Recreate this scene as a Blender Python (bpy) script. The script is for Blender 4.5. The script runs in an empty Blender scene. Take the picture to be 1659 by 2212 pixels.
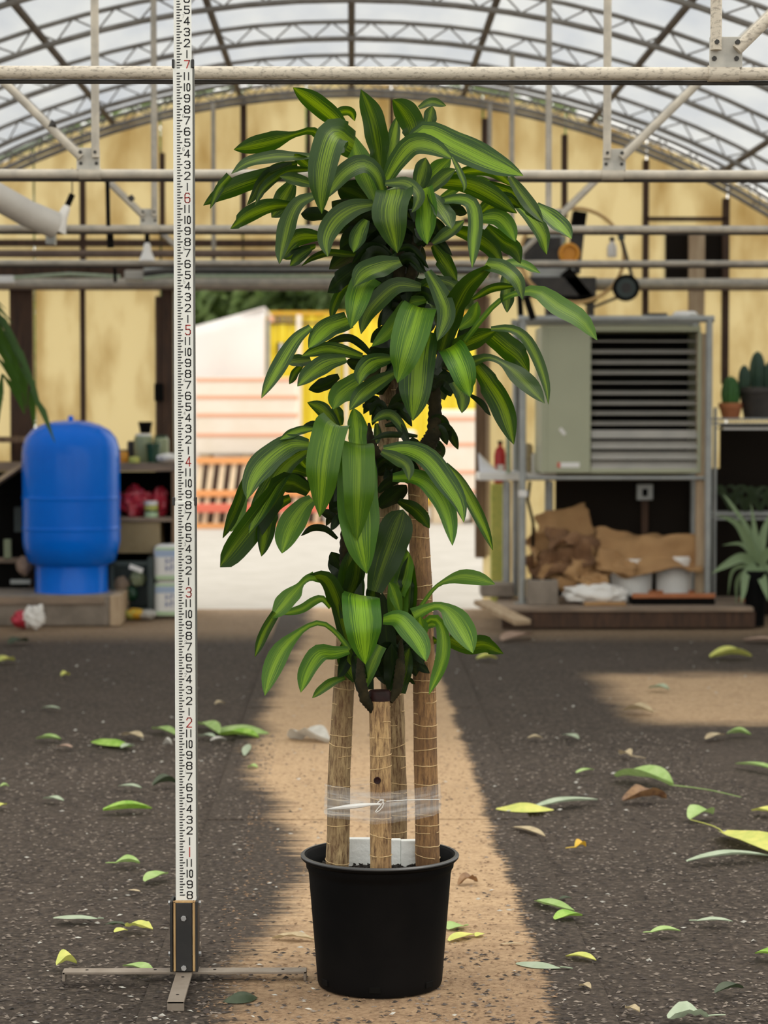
import bpy, bmesh, math, random
from mathutils import Vector, Matrix, Euler, noise as mnoise
random.seed(7)
SC = bpy.context.scene
COL = SC.collection

# ------------------------------------------------------------------ camera
F = 4922.0                      # focal length in pixels of the 1659 x 2212 frame
CAMZ = 1.334
PITCH = math.atan(216 / F)
YAW = math.atan((829.5 - 760) / F)
cam_d = bpy.data.cameras.new('camera')
cam_d.sensor_fit = 'HORIZONTAL'
cam_d.sensor_width = 36.0
cam_d.lens = F / 1659 * 36.0
cam_d.dof.use_dof = True
cam_d.dof.focus_distance = 5.24
cam_d.dof.aperture_fstop = 6.6
cam_d.clip_end = 300
cam = bpy.data.objects.new('camera', cam_d)
cam.location = (0, 0, CAMZ)
cam.rotation_euler = (math.pi / 2 - PITCH, 0, -YAW)
COL.objects.link(cam)
SC.camera = cam
CR = Euler(cam.rotation_euler, 'XYZ').to_matrix()
CAM = Vector((0, 0, CAMZ))

# ------------------------------------------------------------------ sky, sun, exposure
world = bpy.data.worlds.new('sky')
SC.world = world
world.use_nodes = True
bg = world.node_tree.nodes['Background']
bg.inputs[0].default_value = (0.98, 0.965, 0.90, 1)
bg.inputs[1].default_value = 1.5
sun_d = bpy.data.lights.new('sun', 'SUN')
sun_d.energy = 0.9
sun_d.angle = math.radians(12.0)
sun_d.color = (1.0, 0.95, 0.86)
sun = bpy.data.objects.new('sun', sun_d)
sun.rotation_euler = Vector((0.40, 0.12, 0.9)).to_track_quat('Z', 'Y').to_euler()
sun.location = (3, 3, 12)
COL.objects.link(sun)
SC.view_settings.view_transform = 'Standard'
SC.view_settings.look = 'None'
SC.view_settings.exposure = 0.30
SC.view_settings.gamma = 1
SC.view_settings.use_curve_mapping = False
SC.cycles.max_bounces = 10
SC.cycles.diffuse_bounces = 5
SC.cycles.transmission_bounces = 8
SC.cycles.transparent_max_bounces = 12
SC.cycles.sample_clamp_indirect = 6
SC.cycles.caustics_reflective = False
SC.cycles.caustics_refractive = False

# ------------------------------------------------------------------ measuring helpers
def P(px, py, Y):
    """The place at distance Y down the house that is seen at that point of the photograph."""
    d = CR @ Vector(((px - 829.5) / F, -(py - 1106) / F, -1))
    return CAM + d * (Y / d.y)
def G(px, py, z=0.0):
    d = CR @ Vector(((px - 829.5) / F, -(py - 1106) / F, -1))
    return CAM + d * ((z - CAMZ) / d.z)

# ------------------------------------------------------------------ object helpers
WLOC = {}
def empty(name, loc, label=None, cat=None, group=None, kind=None):
    o = bpy.data.objects.new(name, None)
    o.empty_display_size = .05
    o.location = loc
    COL.objects.link(o)
    WLOC[o] = Vector(loc)
    return tag(o, label, cat, group, kind)
def tag(o, label=None, cat=None, group=None, kind=None):
    if label: o['label'] = label
    if cat: o['category'] = cat
    if group: o['group'] = group
    if kind: o['kind'] = kind
    return o

class MB:
    def __init__(s):
        s.v, s.f, s.uv = [], [], {}
    def quad(s, a, b, c, d):
        n = len(s.v); s.v += [Vector(a), Vector(b), Vector(c), Vector(d)]; s.f.append((n, n+1, n+2, n+3)); return s
    def box(s, c, size, rot=None):
        n = len(s.v); c = Vector(c)
        m = rot.to_matrix() if isinstance(rot, Euler) else rot
        for z in (-.5, .5):
            for x, y in ((-.5, -.5), (.5, -.5), (.5, .5), (-.5, .5)):
                p = Vector((x*size[0], y*size[1], z*size[2]))
                if m is not None: p = m @ p
                s.v.append(c + p)
        s.f += [(n+3, n+2, n+1, n), (n+4, n+5, n+6, n+7)] + [(n+i, n+(i+1) % 4, n+4+(i+1) % 4, n+4+i) for i in range(4)]
        return s
    def bar(s, a, b, w, t, up=(0, 0, 1)):
        a, b = Vector(a), Vector(b); d = b - a; L = d.length; d.normalize()
        x = d.cross(Vector(up))
        if x.length < 1e-4: x = d.cross(Vector((0, 1, 0)))
        x.normalize(); z = x.cross(d)
        m = Matrix((x, d, z)).transposed()
        return s.box((a+b)/2, (w, L, t), m)
    def tube(s, pts, r, n=10, cap=True):
        pts = [Vector(p) for p in pts]; base = len(s.v); k = len(pts)
        rr = r if isinstance(r, (list, tuple)) else [r]*k
        prev = None
        for i, p in enumerate(pts):
            t = (pts[min(i+1, k-1)] - pts[max(i-1, 0)])
            t.normalize()
            if prev is None:
                x = t.orthogonal().normalized()
            else:
                x = (prev - t*prev.dot(t)).normalized()
            prev = x; y = t.cross(x)
            for j in range(n):
                a = 2*math.pi*j/n
                s.v.append(p + (x*math.cos(a) + y*math.sin(a))*rr[i])
        for i in range(k-1):
            for j in range(n):
                a, b = base+i*n+j, base+i*n+(j+1) % n
                s.f.append((a, b, b+n, a+n))
        if cap:
            s.f.append(tuple(base+j for j in reversed(range(n))))
            s.f.append(tuple(base+(k-1)*n+j for j in range(n)))
        return s
    def lathe(s, prof, c, n=32, capb=True, capt=True, axis=None):
        c = Vector(c); base = len(s.v)
        for r, z in prof:
            for j in range(n):
                a = 2*math.pi*j/n
                p = Vector((r*math.cos(a), r*math.sin(a), z))
                if axis is not None: p = axis @ p
                s.v.append(c + p)
        for i in range(len(prof)-1):
            for j in range(n):
                a, b = base+i*n+j, base+i*n+(j+1) % n
                s.f.append((a, b, b+n, a+n))
        if capb: s.f.append(tuple(base+j for j in reversed(range(n))))
        if capt: s.f.append(tuple(base+(len(prof)-1)*n+j for j in range(n)))
        return s
    def grid(s, pts):
        """pts: rows of points"""
        base = len(s.v); R = len(pts); Cn = len(pts[0])
        for i, row in enumerate(pts):
            for j, p in enumerate(row):
                s.uv[len(s.v)] = (j/(Cn-1), i/(R-1)); s.v.append(Vector(p))
        for i in range(R-1):
            for j in range(Cn-1):
                a = base+i*Cn+j
                s.f.append((a, a+1, a+1+Cn, a+Cn))
        return s
    def poly(s, pts, thick):
        """flat outline with a thickness vector"""
        n = len(s.v); k = len(pts); th = Vector(thick)
        s.v += [Vector(p) for p in pts] + [Vector(p)+th for p in pts]
        s.f.append(tuple(n+i for i in range(k))); s.f.append(tuple(n+k+i for i in reversed(range(k))))
        s.f += [(n+i, n+k+i, n+k+(i+1) % k, n+(i+1) % k) for i in range(k)]
        return s
    def build(s, name, mat, parent=None, smooth=False, bevel=0, solid=0, sharp=None, origin=None):
        if parent is not None: o0 = WLOC[parent]
        elif origin is not None: o0 = Vector(origin)
        else:
            xs = [p.x for p in s.v]; ys = [p.y for p in s.v]; zs = [p.z for p in s.v]
            o0 = Vector(((min(xs)+max(xs))/2, (min(ys)+max(ys))/2, min(zs)))
        me = bpy.data.meshes.new(name)
        me.from_pydata([p - o0 for p in s.v], [], s.f)
        if s.uv:
            uvl = me.uv_layers.new(name='UVMap')
            for lp in me.loops: uvl.data[lp.index].uv = s.uv.get(lp.vertex_index, (0, 0))
        bm = bmesh.new(); bm.from_mesh(me)
        bmesh.ops.recalc_face_normals(bm, faces=bm.faces) if not s.uv else None
        if bevel: bmesh.ops.bevel(bm, geom=bm.edges[:], offset=bevel, segments=2, profile=.5, affect='EDGES', clamp_overlap=True)
        bm.to_mesh(me); bm.free()
        if smooth:
            for p in me.polygons: p.use_smooth = True
            try: me.set_sharp_from_angle(angle=math.radians(sharp or 40))
            except Exception: pass
        me.materials.append(mat)
        o = bpy.data.objects.new(name, me); COL.objects.link(o)
        if parent is not None:
            o.parent = parent; WLOC[o] = WLOC[parent]
        else:
            o.location = o0; WLOC[o] = o0
        if solid:
            m = o.modifiers.new('thickness', 'SOLIDIFY'); m.thickness = solid; m.offset = 0
        return o
def share(o, offset, parent, name=None):
    """another piece of the same kind that shares the mesh"""
    c = o.copy(); c.name = name or o.name.split('.')[0]
    COL.objects.link(c); c.parent = parent
    c.location = o.location + Vector(offset); WLOC[c] = WLOC[parent]
    return c
def pbox(x0, y0, x1, y1, Y, depth):
    """a box whose front face is seen between two corners of the photograph"""
    a, b = P(x0, y0, Y), P(x1, y1, Y)
    return ((a.x+b.x)/2, Y+depth/2, (a.z+b.z)/2), (abs(b.x-a.x), depth, abs(a.z-b.z))
def pb(mb, x0, y0, x1, y1, Y, depth):
    c, sz = pbox(x0, y0, x1, y1, Y, depth); return mb.box(c, sz)

# ------------------------------------------------------------------ materials
def base_mat(name):
    m = bpy.data.materials.new(name); m.use_nodes = True
    nt = m.node_tree
    return m, nt, nt.nodes['Principled BSDF']
def N(nt, t, **kw):
    n = nt.nodes.new(t)
    for k, v in kw.items(): setattr(n, k, v)
    return n
def ramp(nt, src, stops):
    r = N(nt, 'ShaderNodeValToRGB')
    e = r.color_ramp.elements
    while len(e) < len(stops): e.new(.5)
    for i, (p, c) in enumerate(stops):
        e[i].position = p; e[i].color = (*c, 1) if len(c) == 3 else c
    nt.links.new(src, r.inputs[0]); return r
def mth(nt, op, a, b=None, c=None, clamp=False):
    n = N(nt, 'ShaderNodeMath', operation=op); n.use_clamp = clamp
    for i, x in enumerate((a, b, c)):
        if x is None: continue
        if isinstance(x, (int, float)): n.inputs[i].default_value = x
        else: nt.links.new(x, n.inputs[i])
    return n.outputs[0]
def mixc(nt, fac, a, b):
    n = N(nt, 'ShaderNodeMix', data_type='RGBA')
    for k, x in ((0, fac), (6, a), (7, b)):
        if isinstance(x, (int, float)): n.inputs[k].default_value = x
        elif isinstance(x, tuple): n.inputs[k].default_value = (*x, 1)
        else: nt.links.new(x, n.inputs[k])
    return n.outputs[2]
def noise(nt, vec, scale, detail=4, rough=.55):
    n = N(nt, 'ShaderNodeTexNoise'); n.inputs['Scale'].default_value = scale
    n.inputs['Detail'].default_value = detail; n.inputs['Roughness'].default_value = rough
    if vec is not None: nt.links.new(vec, n.inputs['Vector'])
    return n.outputs['Fac']
def mapping(nt, vec, sc):
    n = N(nt, 'ShaderNodeMapping'); n.inputs['Scale'].default_value = sc
    nt.links.new(vec, n.inputs['Vector']); return n.outputs[0]
def bump(nt, h, bsdf, strength, dist=.01):
    b = N(nt, 'ShaderNodeBump'); b.inputs['Strength'].default_value = strength; b.inputs['Distance'].default_value = dist
    nt.links.new(h, b.inputs['Height']); nt.links.new(b.outputs[0], bsdf.inputs['Normal'])
def mat(name, c1, c2=None, scale=8, rough=.6, metal=0, bmp=0, bscale=None, bdist=.004, stretch=(1, 1, 1), spec=.5, lo=.35, hi=.65):
    m, nt, b = base_mat(name)
    b.inputs['Roughness'].default_value = rough; b.inputs['Metallic'].default_value = metal
    b.inputs['Specular IOR Level'].default_value = spec
    tc = N(nt, 'ShaderNodeTexCoord'); v = mapping(nt, tc.outputs['Object'], stretch)
    if c2:
        r = ramp(nt, noise(nt, v, scale), [(lo, c1), (hi, c2)])
        nt.links.new(r.outputs[0], b.inputs['Base Color'])
    else: b.inputs['Base Color'].default_value = (*c1, 1)
    if bmp: bump(nt, noise(nt, v, bscale or scale*4, 5), b, bmp, bdist)
    return m
def thin_mat(name, col, trans, mix=.5, c2=None, scale=3, rough=.6, stretch=(1, 1, 1), lo=.4, hi=.7):
    """thin sheet that lets light through: diffuse front, translucent back"""
    m, nt, b = base_mat(name); b.inputs['Roughness'].default_value = rough
    tr = N(nt, 'ShaderNodeBsdfTranslucent'); mx = N(nt, 'ShaderNodeMixShader'); mx.inputs[0].default_value = mix
    b.inputs['Base Color'].default_value = (*col, 1); tr.inputs[0].default_value = (*trans, 1)
    if c2:
        tc = N(nt, 'ShaderNodeTexCoord'); v = mapping(nt, tc.outputs['Object'], stretch)
        n = noise(nt, v, scale, 5)
        r = ramp(nt, n, [(lo, c2[0]), (hi, col)]); nt.links.new(r.outputs[0], b.inputs['Base Color'])
        r2 = ramp(nt, n, [(lo, c2[1]), (hi, trans)]); nt.links.new(r2.outputs[0], tr.inputs[0])
    out = nt.nodes['Material Output']
    nt.links.new(b.outputs[0], mx.inputs[1]); nt.links.new(tr.outputs[0], mx.inputs[2]); nt.links.new(mx.outputs[0], out.inputs[0])
    return m

M = {}
M['film'] = thin_mat('roof_film', (.62, .64, .66), (.60, .62, .64), .62, ((.50, .53, .57), (.44, .475, .54)), 1.3, .35, (2.0, .5, 1), .3, .7)
M['panel'] = thin_mat('yellow_sheet', (.84, .76, .54), (.86, .775, .555), .80, ((.60, .47, .27), (.62, .49, .27)), 1.5, .5, (2.4, 1, .9), .30, .56)
M['galv'] = mat('galvanised_pipe', (.50, .45, .37), (.36, .33, .28), 14, .55, .0, .25, 90, .002)
M['galv_worn'] = mat('weathered_pipe', (.56, .50, .41), (.27, .235, .19), 130, .6, .0, .3, 160, .002, (.5, 1, 1), .5, .50, .70)
M['truss'] = mat('dark_arch_pipe', (.30, .28, .25), (.20, .18, .155), 9, .6)
M['purlin'] = mat('brown_purlin', (.16, .13, .105), (.10, .08, .066), 9, .7)
M['plate'] = mat('gusset_steel', (.50, .48, .43), (.38, .37, .34), 20, .5, .1)
M['black_bolt'] = mat('dark_bolt', (.03, .028, .025), None, 1, .6)
M['wood_dark'] = mat('dark_brown_wood', (.085, .042, .022), (.045, .024, .014), 12, .8, 0, .3, 40, .004, (3, 3, .4))
M['wood_mid'] = mat('brown_wood', (.24, .15, .085), (.15, .09, .05), 10, .8, 0, .3, 40, .004, (3, 3, .4))
M['wood_pale'] = mat('pale_wood', (.52, .39, .25), (.40, .28, .17), 10, .75, 0, .2, 40, .003, (3, 3, .4))
M['wood_grey'] = mat('weathered_board', (.33, .24, .17), (.20, .15, .11), 9, .85, 0, .3, 30, .004, (.5, 3, 3))
M['pot'] = mat('black_pot_plastic', (.0035, .0035, .0037), (.0065, .006, .006), 5, .55, 0, .12, 60, .002, (1, 1, 1), .06)
M['soil'] = mat('dark_potting_soil', (.012, .009, .007), (.03, .022, .016), 60, .95, 0, 1, 90, .02)
M['white_staff'] = mat('white_staff_paint', (.78, .78, .74), (.72, .73, .69), 4, .4)
M['staff_edge'] = mat('grey_staff_edge', (.10, .10, .09), None, 1, .5)
M['ink'] = mat('black_print', (.012, .012, .013), None, 1, .5)
M['ink_red'] = mat('red_print', (.42, .035, .03), None, 1, .5)
M['ink_grey'] = mat('grey_print', (.32, .32, .31), None, 1, .5)
M['ply'] = mat('plywood_edge', (.52, .34, .15), (.38, .23, .10), 25, .7, 0, 0, None, .01, (6, 6, .5))
M['black_board'] = mat('black_board_face', (.010, .010, .010), (.022, .020, .018), 12, .5, 0, .2, 70, .002)
M['hex'] = mat('zinc_hex_bolt', (.42, .42, .42), None, 1, .35, .6)
M['rust_steel'] = mat('brown_flat_bar', (.20, .16, .125), (.27, .225, .18), 16, .55, .2, .3, 90, .002)
M['foam'] = mat('white_foam', (.86, .88, .86), (.80, .82, .80), 30, .6, 0, .6, 55, .006)
M['blue'] = mat('blue_tank_paint', (.0005, .15, .74), (.0005, .17, .80), 3, .2, 0, 0, None, .004, (1, 1, 1), .2)
M['concrete'] = mat('grey_concrete', (.30, .25, .20), (.20, .165, .13), 8, .9, 0, .4, 40, .004)
M['olive'] = mat('olive_grey_paint', (.41, .42, .285), (.38, .39, .265), 3, .45)
M['louver'] = mat('louver_steel', (.42, .39, .34), (.36, .34, .30), 6, .4, .2)
M['black'] = mat('black_void', (.005, .0045, .004), None, 1, .8, 0, 0, None, .004, (1, 1, 1), .08)
M['dark_iron'] = mat('dark_iron', (.022, .02, .018), (.05, .042, .035), 10, .6)
M['grey_metal'] = mat('grey_frame_pipe', (.38, .39, .37), (.30, .31, .30), 8, .4, .3)
M['card'] = mat('brown_cardboard', (.44, .255, .11), (.36, .20, .085), 6, .85)
M['card_dark'] = mat('dark_cardboard', (.25, .13, .06), (.15, .075, .035), 6, .85)  # darker brown than the other cardboard
M['white_plastic'] = mat('white_plastic', (.86, .84, .80), (.80, .78, .74), 4, .45)
M['white_lamp'] = mat('white_lamp_enamel', (.82, .79, .74), None, 1, .3)
M['paper'] = mat('white_paper', (.82, .82, .86), None, 1, .8)
M['terra'] = mat('terracotta', (.46, .17, .07), (.38, .13, .05), 12, .8)
M['cactus'] = mat('cactus_green', (.045, .15, .025), (.03, .10, .02), 10, .6)
M['cactus_dark'] = mat('dark_cactus', (.03, .07, .035), (.02, .05, .03), 10, .6)
M['agave'] = thin_mat('grey_green_blade', (.24, .33, .17), (.22, .34, .12), .2)
M['dim_leaf'] = thin_mat('dull_green_leaf', (.035, .06, .02), (.04, .07, .02), .2)
M['red'] = mat('red_foil', (.55, .03, .06), (.28, .01, .02), 9, .35)
M['ext_red'] = mat('red_paint', (.50, .02, .02), None, 1, .35)
M['green_plastic'] = mat('dark_green_plastic', (.008, .05, .02), None, 1, .4)
M['teal_bin'] = mat('dark_teal_plastic', (.035, .055, .05), (.02, .032, .03), 8, .5)
M['clear_green'] = mat('olive_jar', (.30, .34, .20), (.24, .28, .16), 8, .3)
M['tan_box'] = mat('tan_drawer_front', (.36, .27, .14), (.27, .20, .095), 5, .7)
M['pale_print'] = mat('pale_green_print', (.50, .66, .40), None, 1, .6)
M['blue_print'] = mat('pale_blue_print', (.40, .50, .66), None, 1, .6)
M['navy_print'] = mat('navy_print', (.17, .22, .42), None, 1, .6)
M['orange'] = mat('orange_paint', (.72, .30, .02), None, 1, .45)
M['hose'] = mat('tan_hose', (.55, .34, .13), None, 1, .5)
M['tarp'] = thin_mat('white_tarp', (.88, .84, .82), (.8, .76, .74), .25)
M['cream_wrap'] = mat('cream_wrapped_load', (.86, .76, .66), (.80, .70, .58), 3, .6)
M['strap'] = mat('orange_strap', (.80, .42, .27), None, 1, .6)
M['pallet_orange'] = mat('orange_pallet_paint', (.78, .36, .13), None, 1, .7)
M['pallet_wood'] = mat('pale_pallet_board', (.74, .60, .42), (.62, .48, .32), 6, .8)
M['yellow'] = mat('yellow_container', (.86, .68, .03), (.80, .62, .03), 2, .45)
M['pink_red'] = mat('faded_red_beam', (.70, .16, .10), None, 1, .7)
M['bark_grey'] = mat('tree_bark', (.10, .075, .05), (.06, .045, .03), 12, .9)
M['tree_leaf'] = thin_mat('tree_foliage', (.26, .36, .12), (.34, .50, .11), .4, ((.09, .14, .05), (.14, .24, .05)), .8)
M['palm'] = thin_mat('palm_leaflet', (.035, .09, .012), (.09, .20, .02), .35)
M['duct'] = mat('pale_duct', (.55, .52, .47), (.47, .44, .40), 4, .4)
M['gravel'] = mat('pale_gravel', (.43, .40, .36), (.37, .34, .30), 3, .9, 0, .5, 20, .02)
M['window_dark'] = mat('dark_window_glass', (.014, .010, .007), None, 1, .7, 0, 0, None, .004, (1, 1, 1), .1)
M['brown_pipe'] = mat('rusty_brown_rail', (.17, .115, .085), (.12, .08, .06), 8, .7)

# canes
def cane_mat(name='dracaena_cane_bark', hi=(.50, .33, .15), lo=(.33, .19, .08)):
    m, nt, b = base_mat(name); b.inputs['Roughness'].default_value = .8
    tc = N(nt, 'ShaderNodeTexCoord'); v = tc.outputs['Object']
    f1 = noise(nt, mapping(nt, v, (1, 1, .16)), 150, 6, .75)
    f2 = noise(nt, mapping(nt, v, (1, 1, .6)), 14, 3)
    a = mixc(nt, ramp(nt, f2, [(.38, (0, 0, 0)), (.62, (1, 1, 1))]).outputs[0], hi, lo)
    c = mixc(nt, ramp(nt, f1, [(.42, (0, 0, 0)), (.62, (1, 1, 1))]).outputs[0], a, (.12, .06, .025))
    nt.links.new(c, b.inputs['Base Color'])
    bump(nt, f1, b, .8, .004); return m
M['cane'] = cane_mat()
M['cane_grey'] = cane_mat('grey_tan_cane_bark', (.43, .31, .155), (.27, .18, .085))
M['cane_brown'] = cane_mat('red_brown_cane_bark', (.37, .205, .08), (.21, .11, .042))
M['cane_scar'] = mat('cane_leaf_scar', (.58, .42, .22), (.42, .28, .13), 40, .8)
M['wax'] = mat('dark_red_wax', (.022, .005, .004), (.010, .003, .002), 30, .6, 0, .4, 60, .004, (1, 1, 1), .2)
M['shoot'] = mat('dark_shoot_bark', (.012, .011, .005), (.028, .022, .009), 40, .85, 0, .6, 80, .004, (1, 1, 1), .15)

# dracaena leaves: dark edges, streaked yellow-green middle
def leaf_mat(name, edge, mid, tedge, tmid, tr=.3, stripe=.17):
    m, nt, b = base_mat(name)
    b.inputs['Roughness'].default_value = .40; b.inputs['Specular IOR Level'].default_value = .34
    uv = N(nt, 'ShaderNodeUVMap'); sp = N(nt, 'ShaderNodeSeparateXYZ'); nt.links.new(uv.outputs[0], sp.inputs[0])
    oi = N(nt, 'ShaderNodeObjectInfo')
    cu = mth(nt, 'ABSOLUTE', mth(nt, 'SUBTRACT', sp.outputs[0], .5))
    cmb = N(nt, 'ShaderNodeCombineXYZ'); nt.links.new(mth(nt, 'MULTIPLY', sp.outputs[0], 34), cmb.inputs[0])
    nt.links.new(mth(nt, 'MULTIPLY', sp.outputs[1], 1.6), cmb.inputs[1]); nt.links.new(mth(nt, 'MULTIPLY', oi.outputs['Random'], 50), cmb.inputs[2])
    st = noise(nt, cmb.outputs[0], 1.0, 2)
    wid = mth(nt, 'MULTIPLY_ADD', oi.outputs['Random'], .12, stripe)
    k = mth(nt, 'MULTIPLY_ADD', mth(nt, 'SUBTRACT', st, .5), .95, mth(nt, 'SUBTRACT', wid, cu))
    k = mth(nt, 'MULTIPLY_ADD', k, 4.2, .16, clamp=True)
    k = mth(nt, 'MULTIPLY', k, mth(nt, 'MULTIPLY_ADD', oi.outputs['Random'], .5, .5))
    fine = N(nt, 'ShaderNodeMapping'); fine.inputs['Scale'].default_value = (3.4, .6, 1); nt.links.new(cmb.outputs[0], fine.inputs[0])
    fn = noise(nt, fine.outputs[0], 1.0, 2)
    col = mixc(nt, k, edge, mid)
    hs = N(nt, 'ShaderNodeHueSaturation'); nt.links.new(col, hs.inputs['Color'])
    nt.links.new(mth(nt, 'MULTIPLY_ADD', oi.outputs['Random'], .025, .487), hs.inputs['Hue'])
    nt.links.new(mth(nt, 'MULTIPLY_ADD', fn, .7, .65), hs.inputs['Value'])
    nt.links.new(hs.outputs[0], b.inputs['Base Color'])
    t = N(nt, 'ShaderNodeBsdfTranslucent'); nt.links.new(mixc(nt, k, tedge, tmid), t.inputs[0])
    mx = N(nt, 'ShaderNodeMixShader'); mx.inputs[0].default_value = tr
    out = nt.nodes['Material Output']
    nt.links.new(b.outputs[0], mx.inputs[1]); nt.links.new(t.outputs[0], mx.inputs[2]); nt.links.new(mx.outputs[0], out.inputs[0])
    bump(nt, fn, b, .25, .002)
    return m
M['leaf_u'] = leaf_mat('dracaena_leaf_mature', (.017, .050, .006), (.19, .31, .012), (.05, .115, .002), (.32, .44, .006), .28)
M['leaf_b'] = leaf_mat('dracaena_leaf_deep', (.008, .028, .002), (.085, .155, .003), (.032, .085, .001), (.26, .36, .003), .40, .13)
M['leaf_y'] = leaf_mat('dracaena_leaf_young', (.045, .125, .008), (.23, .40, .016), (.08, .19, .003), (.34, .50, .01), .33, .16)
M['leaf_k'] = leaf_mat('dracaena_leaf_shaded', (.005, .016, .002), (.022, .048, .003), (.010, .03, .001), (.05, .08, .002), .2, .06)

# the beaten earth floor with a paler patch, and the concrete strip
def ground_mats():
    out = []
    for kind in ('floor', 'path'):
        m, nt, b = base_mat('dark_trodden_earth' if kind == 'floor' else 'dusty_tan_concrete')
        b.inputs['Roughness'].default_value = .92; b.inputs['Specular IOR Level'].default_value = .25
        gpos = N(nt, 'ShaderNodeNewGeometry'); v = gpos.outputs['Position']
        sp = N(nt, 'ShaderNodeSeparateXYZ'); nt.links.new(v, sp.inputs[0]); X, Yc = sp.outputs[0], sp.outputs[1]
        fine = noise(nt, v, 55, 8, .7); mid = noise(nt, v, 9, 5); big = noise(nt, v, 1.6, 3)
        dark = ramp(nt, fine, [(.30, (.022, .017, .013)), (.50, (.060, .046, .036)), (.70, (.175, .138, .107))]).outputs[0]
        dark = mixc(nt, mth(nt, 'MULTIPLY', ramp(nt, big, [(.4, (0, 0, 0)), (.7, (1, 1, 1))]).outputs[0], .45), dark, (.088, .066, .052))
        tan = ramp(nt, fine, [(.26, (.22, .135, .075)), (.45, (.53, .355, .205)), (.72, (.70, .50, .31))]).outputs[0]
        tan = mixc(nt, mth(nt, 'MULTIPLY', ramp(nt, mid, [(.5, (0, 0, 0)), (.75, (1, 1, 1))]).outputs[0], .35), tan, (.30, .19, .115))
        nearb = mth(nt, 'MULTIPLY', mth(nt, 'MULTIPLY_ADD', mth(nt, 'ADD', mth(nt, 'SUBTRACT', 6.25, Yc), mth(nt, 'MULTIPLY', mth(nt, 'SUBTRACT', mid, .5), 2.0)), .8, 0, clamp=True), .7)  # near end browned with soil colour, painting where the pool of light stops
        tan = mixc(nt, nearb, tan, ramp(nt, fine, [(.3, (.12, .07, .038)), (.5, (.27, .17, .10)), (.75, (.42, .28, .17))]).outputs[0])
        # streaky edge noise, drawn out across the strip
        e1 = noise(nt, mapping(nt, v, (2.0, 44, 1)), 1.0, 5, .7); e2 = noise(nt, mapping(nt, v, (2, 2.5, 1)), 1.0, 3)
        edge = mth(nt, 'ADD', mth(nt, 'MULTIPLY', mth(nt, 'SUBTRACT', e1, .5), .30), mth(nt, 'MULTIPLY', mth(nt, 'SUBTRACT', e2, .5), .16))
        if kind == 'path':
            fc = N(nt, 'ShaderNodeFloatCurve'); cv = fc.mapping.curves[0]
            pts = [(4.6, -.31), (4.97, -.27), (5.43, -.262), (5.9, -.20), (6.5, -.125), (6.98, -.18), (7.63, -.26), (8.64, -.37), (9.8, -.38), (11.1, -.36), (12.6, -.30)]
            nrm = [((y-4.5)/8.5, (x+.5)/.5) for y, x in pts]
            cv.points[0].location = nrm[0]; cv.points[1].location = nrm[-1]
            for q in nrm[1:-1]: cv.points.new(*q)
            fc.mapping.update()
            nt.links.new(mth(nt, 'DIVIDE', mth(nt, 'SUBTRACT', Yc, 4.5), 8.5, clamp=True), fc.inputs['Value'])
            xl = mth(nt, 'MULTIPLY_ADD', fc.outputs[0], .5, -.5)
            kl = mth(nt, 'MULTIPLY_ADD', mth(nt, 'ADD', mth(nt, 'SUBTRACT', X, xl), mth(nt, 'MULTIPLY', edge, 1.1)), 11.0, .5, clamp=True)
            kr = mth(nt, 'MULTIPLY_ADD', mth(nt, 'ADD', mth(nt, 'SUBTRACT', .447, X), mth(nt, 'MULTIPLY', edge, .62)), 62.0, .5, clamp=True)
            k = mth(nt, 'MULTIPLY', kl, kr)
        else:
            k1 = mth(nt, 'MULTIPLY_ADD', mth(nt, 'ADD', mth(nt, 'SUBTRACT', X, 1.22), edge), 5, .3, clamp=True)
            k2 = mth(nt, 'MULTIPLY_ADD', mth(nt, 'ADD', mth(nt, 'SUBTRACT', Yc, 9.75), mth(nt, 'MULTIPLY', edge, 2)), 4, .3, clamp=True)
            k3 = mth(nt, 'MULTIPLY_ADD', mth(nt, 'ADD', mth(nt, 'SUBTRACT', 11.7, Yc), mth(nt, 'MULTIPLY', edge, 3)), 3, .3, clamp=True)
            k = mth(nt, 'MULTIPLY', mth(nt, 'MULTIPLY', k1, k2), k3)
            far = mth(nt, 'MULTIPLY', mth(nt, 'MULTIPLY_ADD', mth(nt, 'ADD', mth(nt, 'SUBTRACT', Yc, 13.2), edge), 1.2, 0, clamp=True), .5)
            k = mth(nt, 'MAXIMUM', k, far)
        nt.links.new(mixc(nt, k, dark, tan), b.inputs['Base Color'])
        hh = mth(nt, 'ADD', mth(nt, 'MULTIPLY', fine, .8), mth(nt, 'MULTIPLY', mid, .5))
        bump(nt, hh, b, .9, .018)
        out.append(m)
    return out
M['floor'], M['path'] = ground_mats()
for n_, c1_, c2_ in (('gl_green', (.30, .46, .13), (.42, .56, .22)), ('gl_bright', (.20, .40, .03), (.40, .60, .12)), ('gl_yellow', (.72, .70, .18), (.55, .60, .14)),
                     ('gl_grey', (.36, .44, .30), (.45, .52, .38)), ('gl_tan', (.58, .48, .30), (.46, .36, .22)), ('gl_pink', (.50, .35, .26), (.40, .27, .20)),
                     ('gl_dark', (.035, .055, .025), (.06, .08, .04)), ('gl_brown', (.15, .075, .04), (.32, .18, .08)), ('gl_orange', (.80, .40, .02), (.70, .50, .05)),
                     ('gl_white', (.62, .60, .54), (.50, .48, .43))):
    M[n_] = thin_mat('fallen_'+n_[3:], c1_, c1_, .2, (c2_, c2_), 30, .55, (1, 1, 1), .35, .65)
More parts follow.
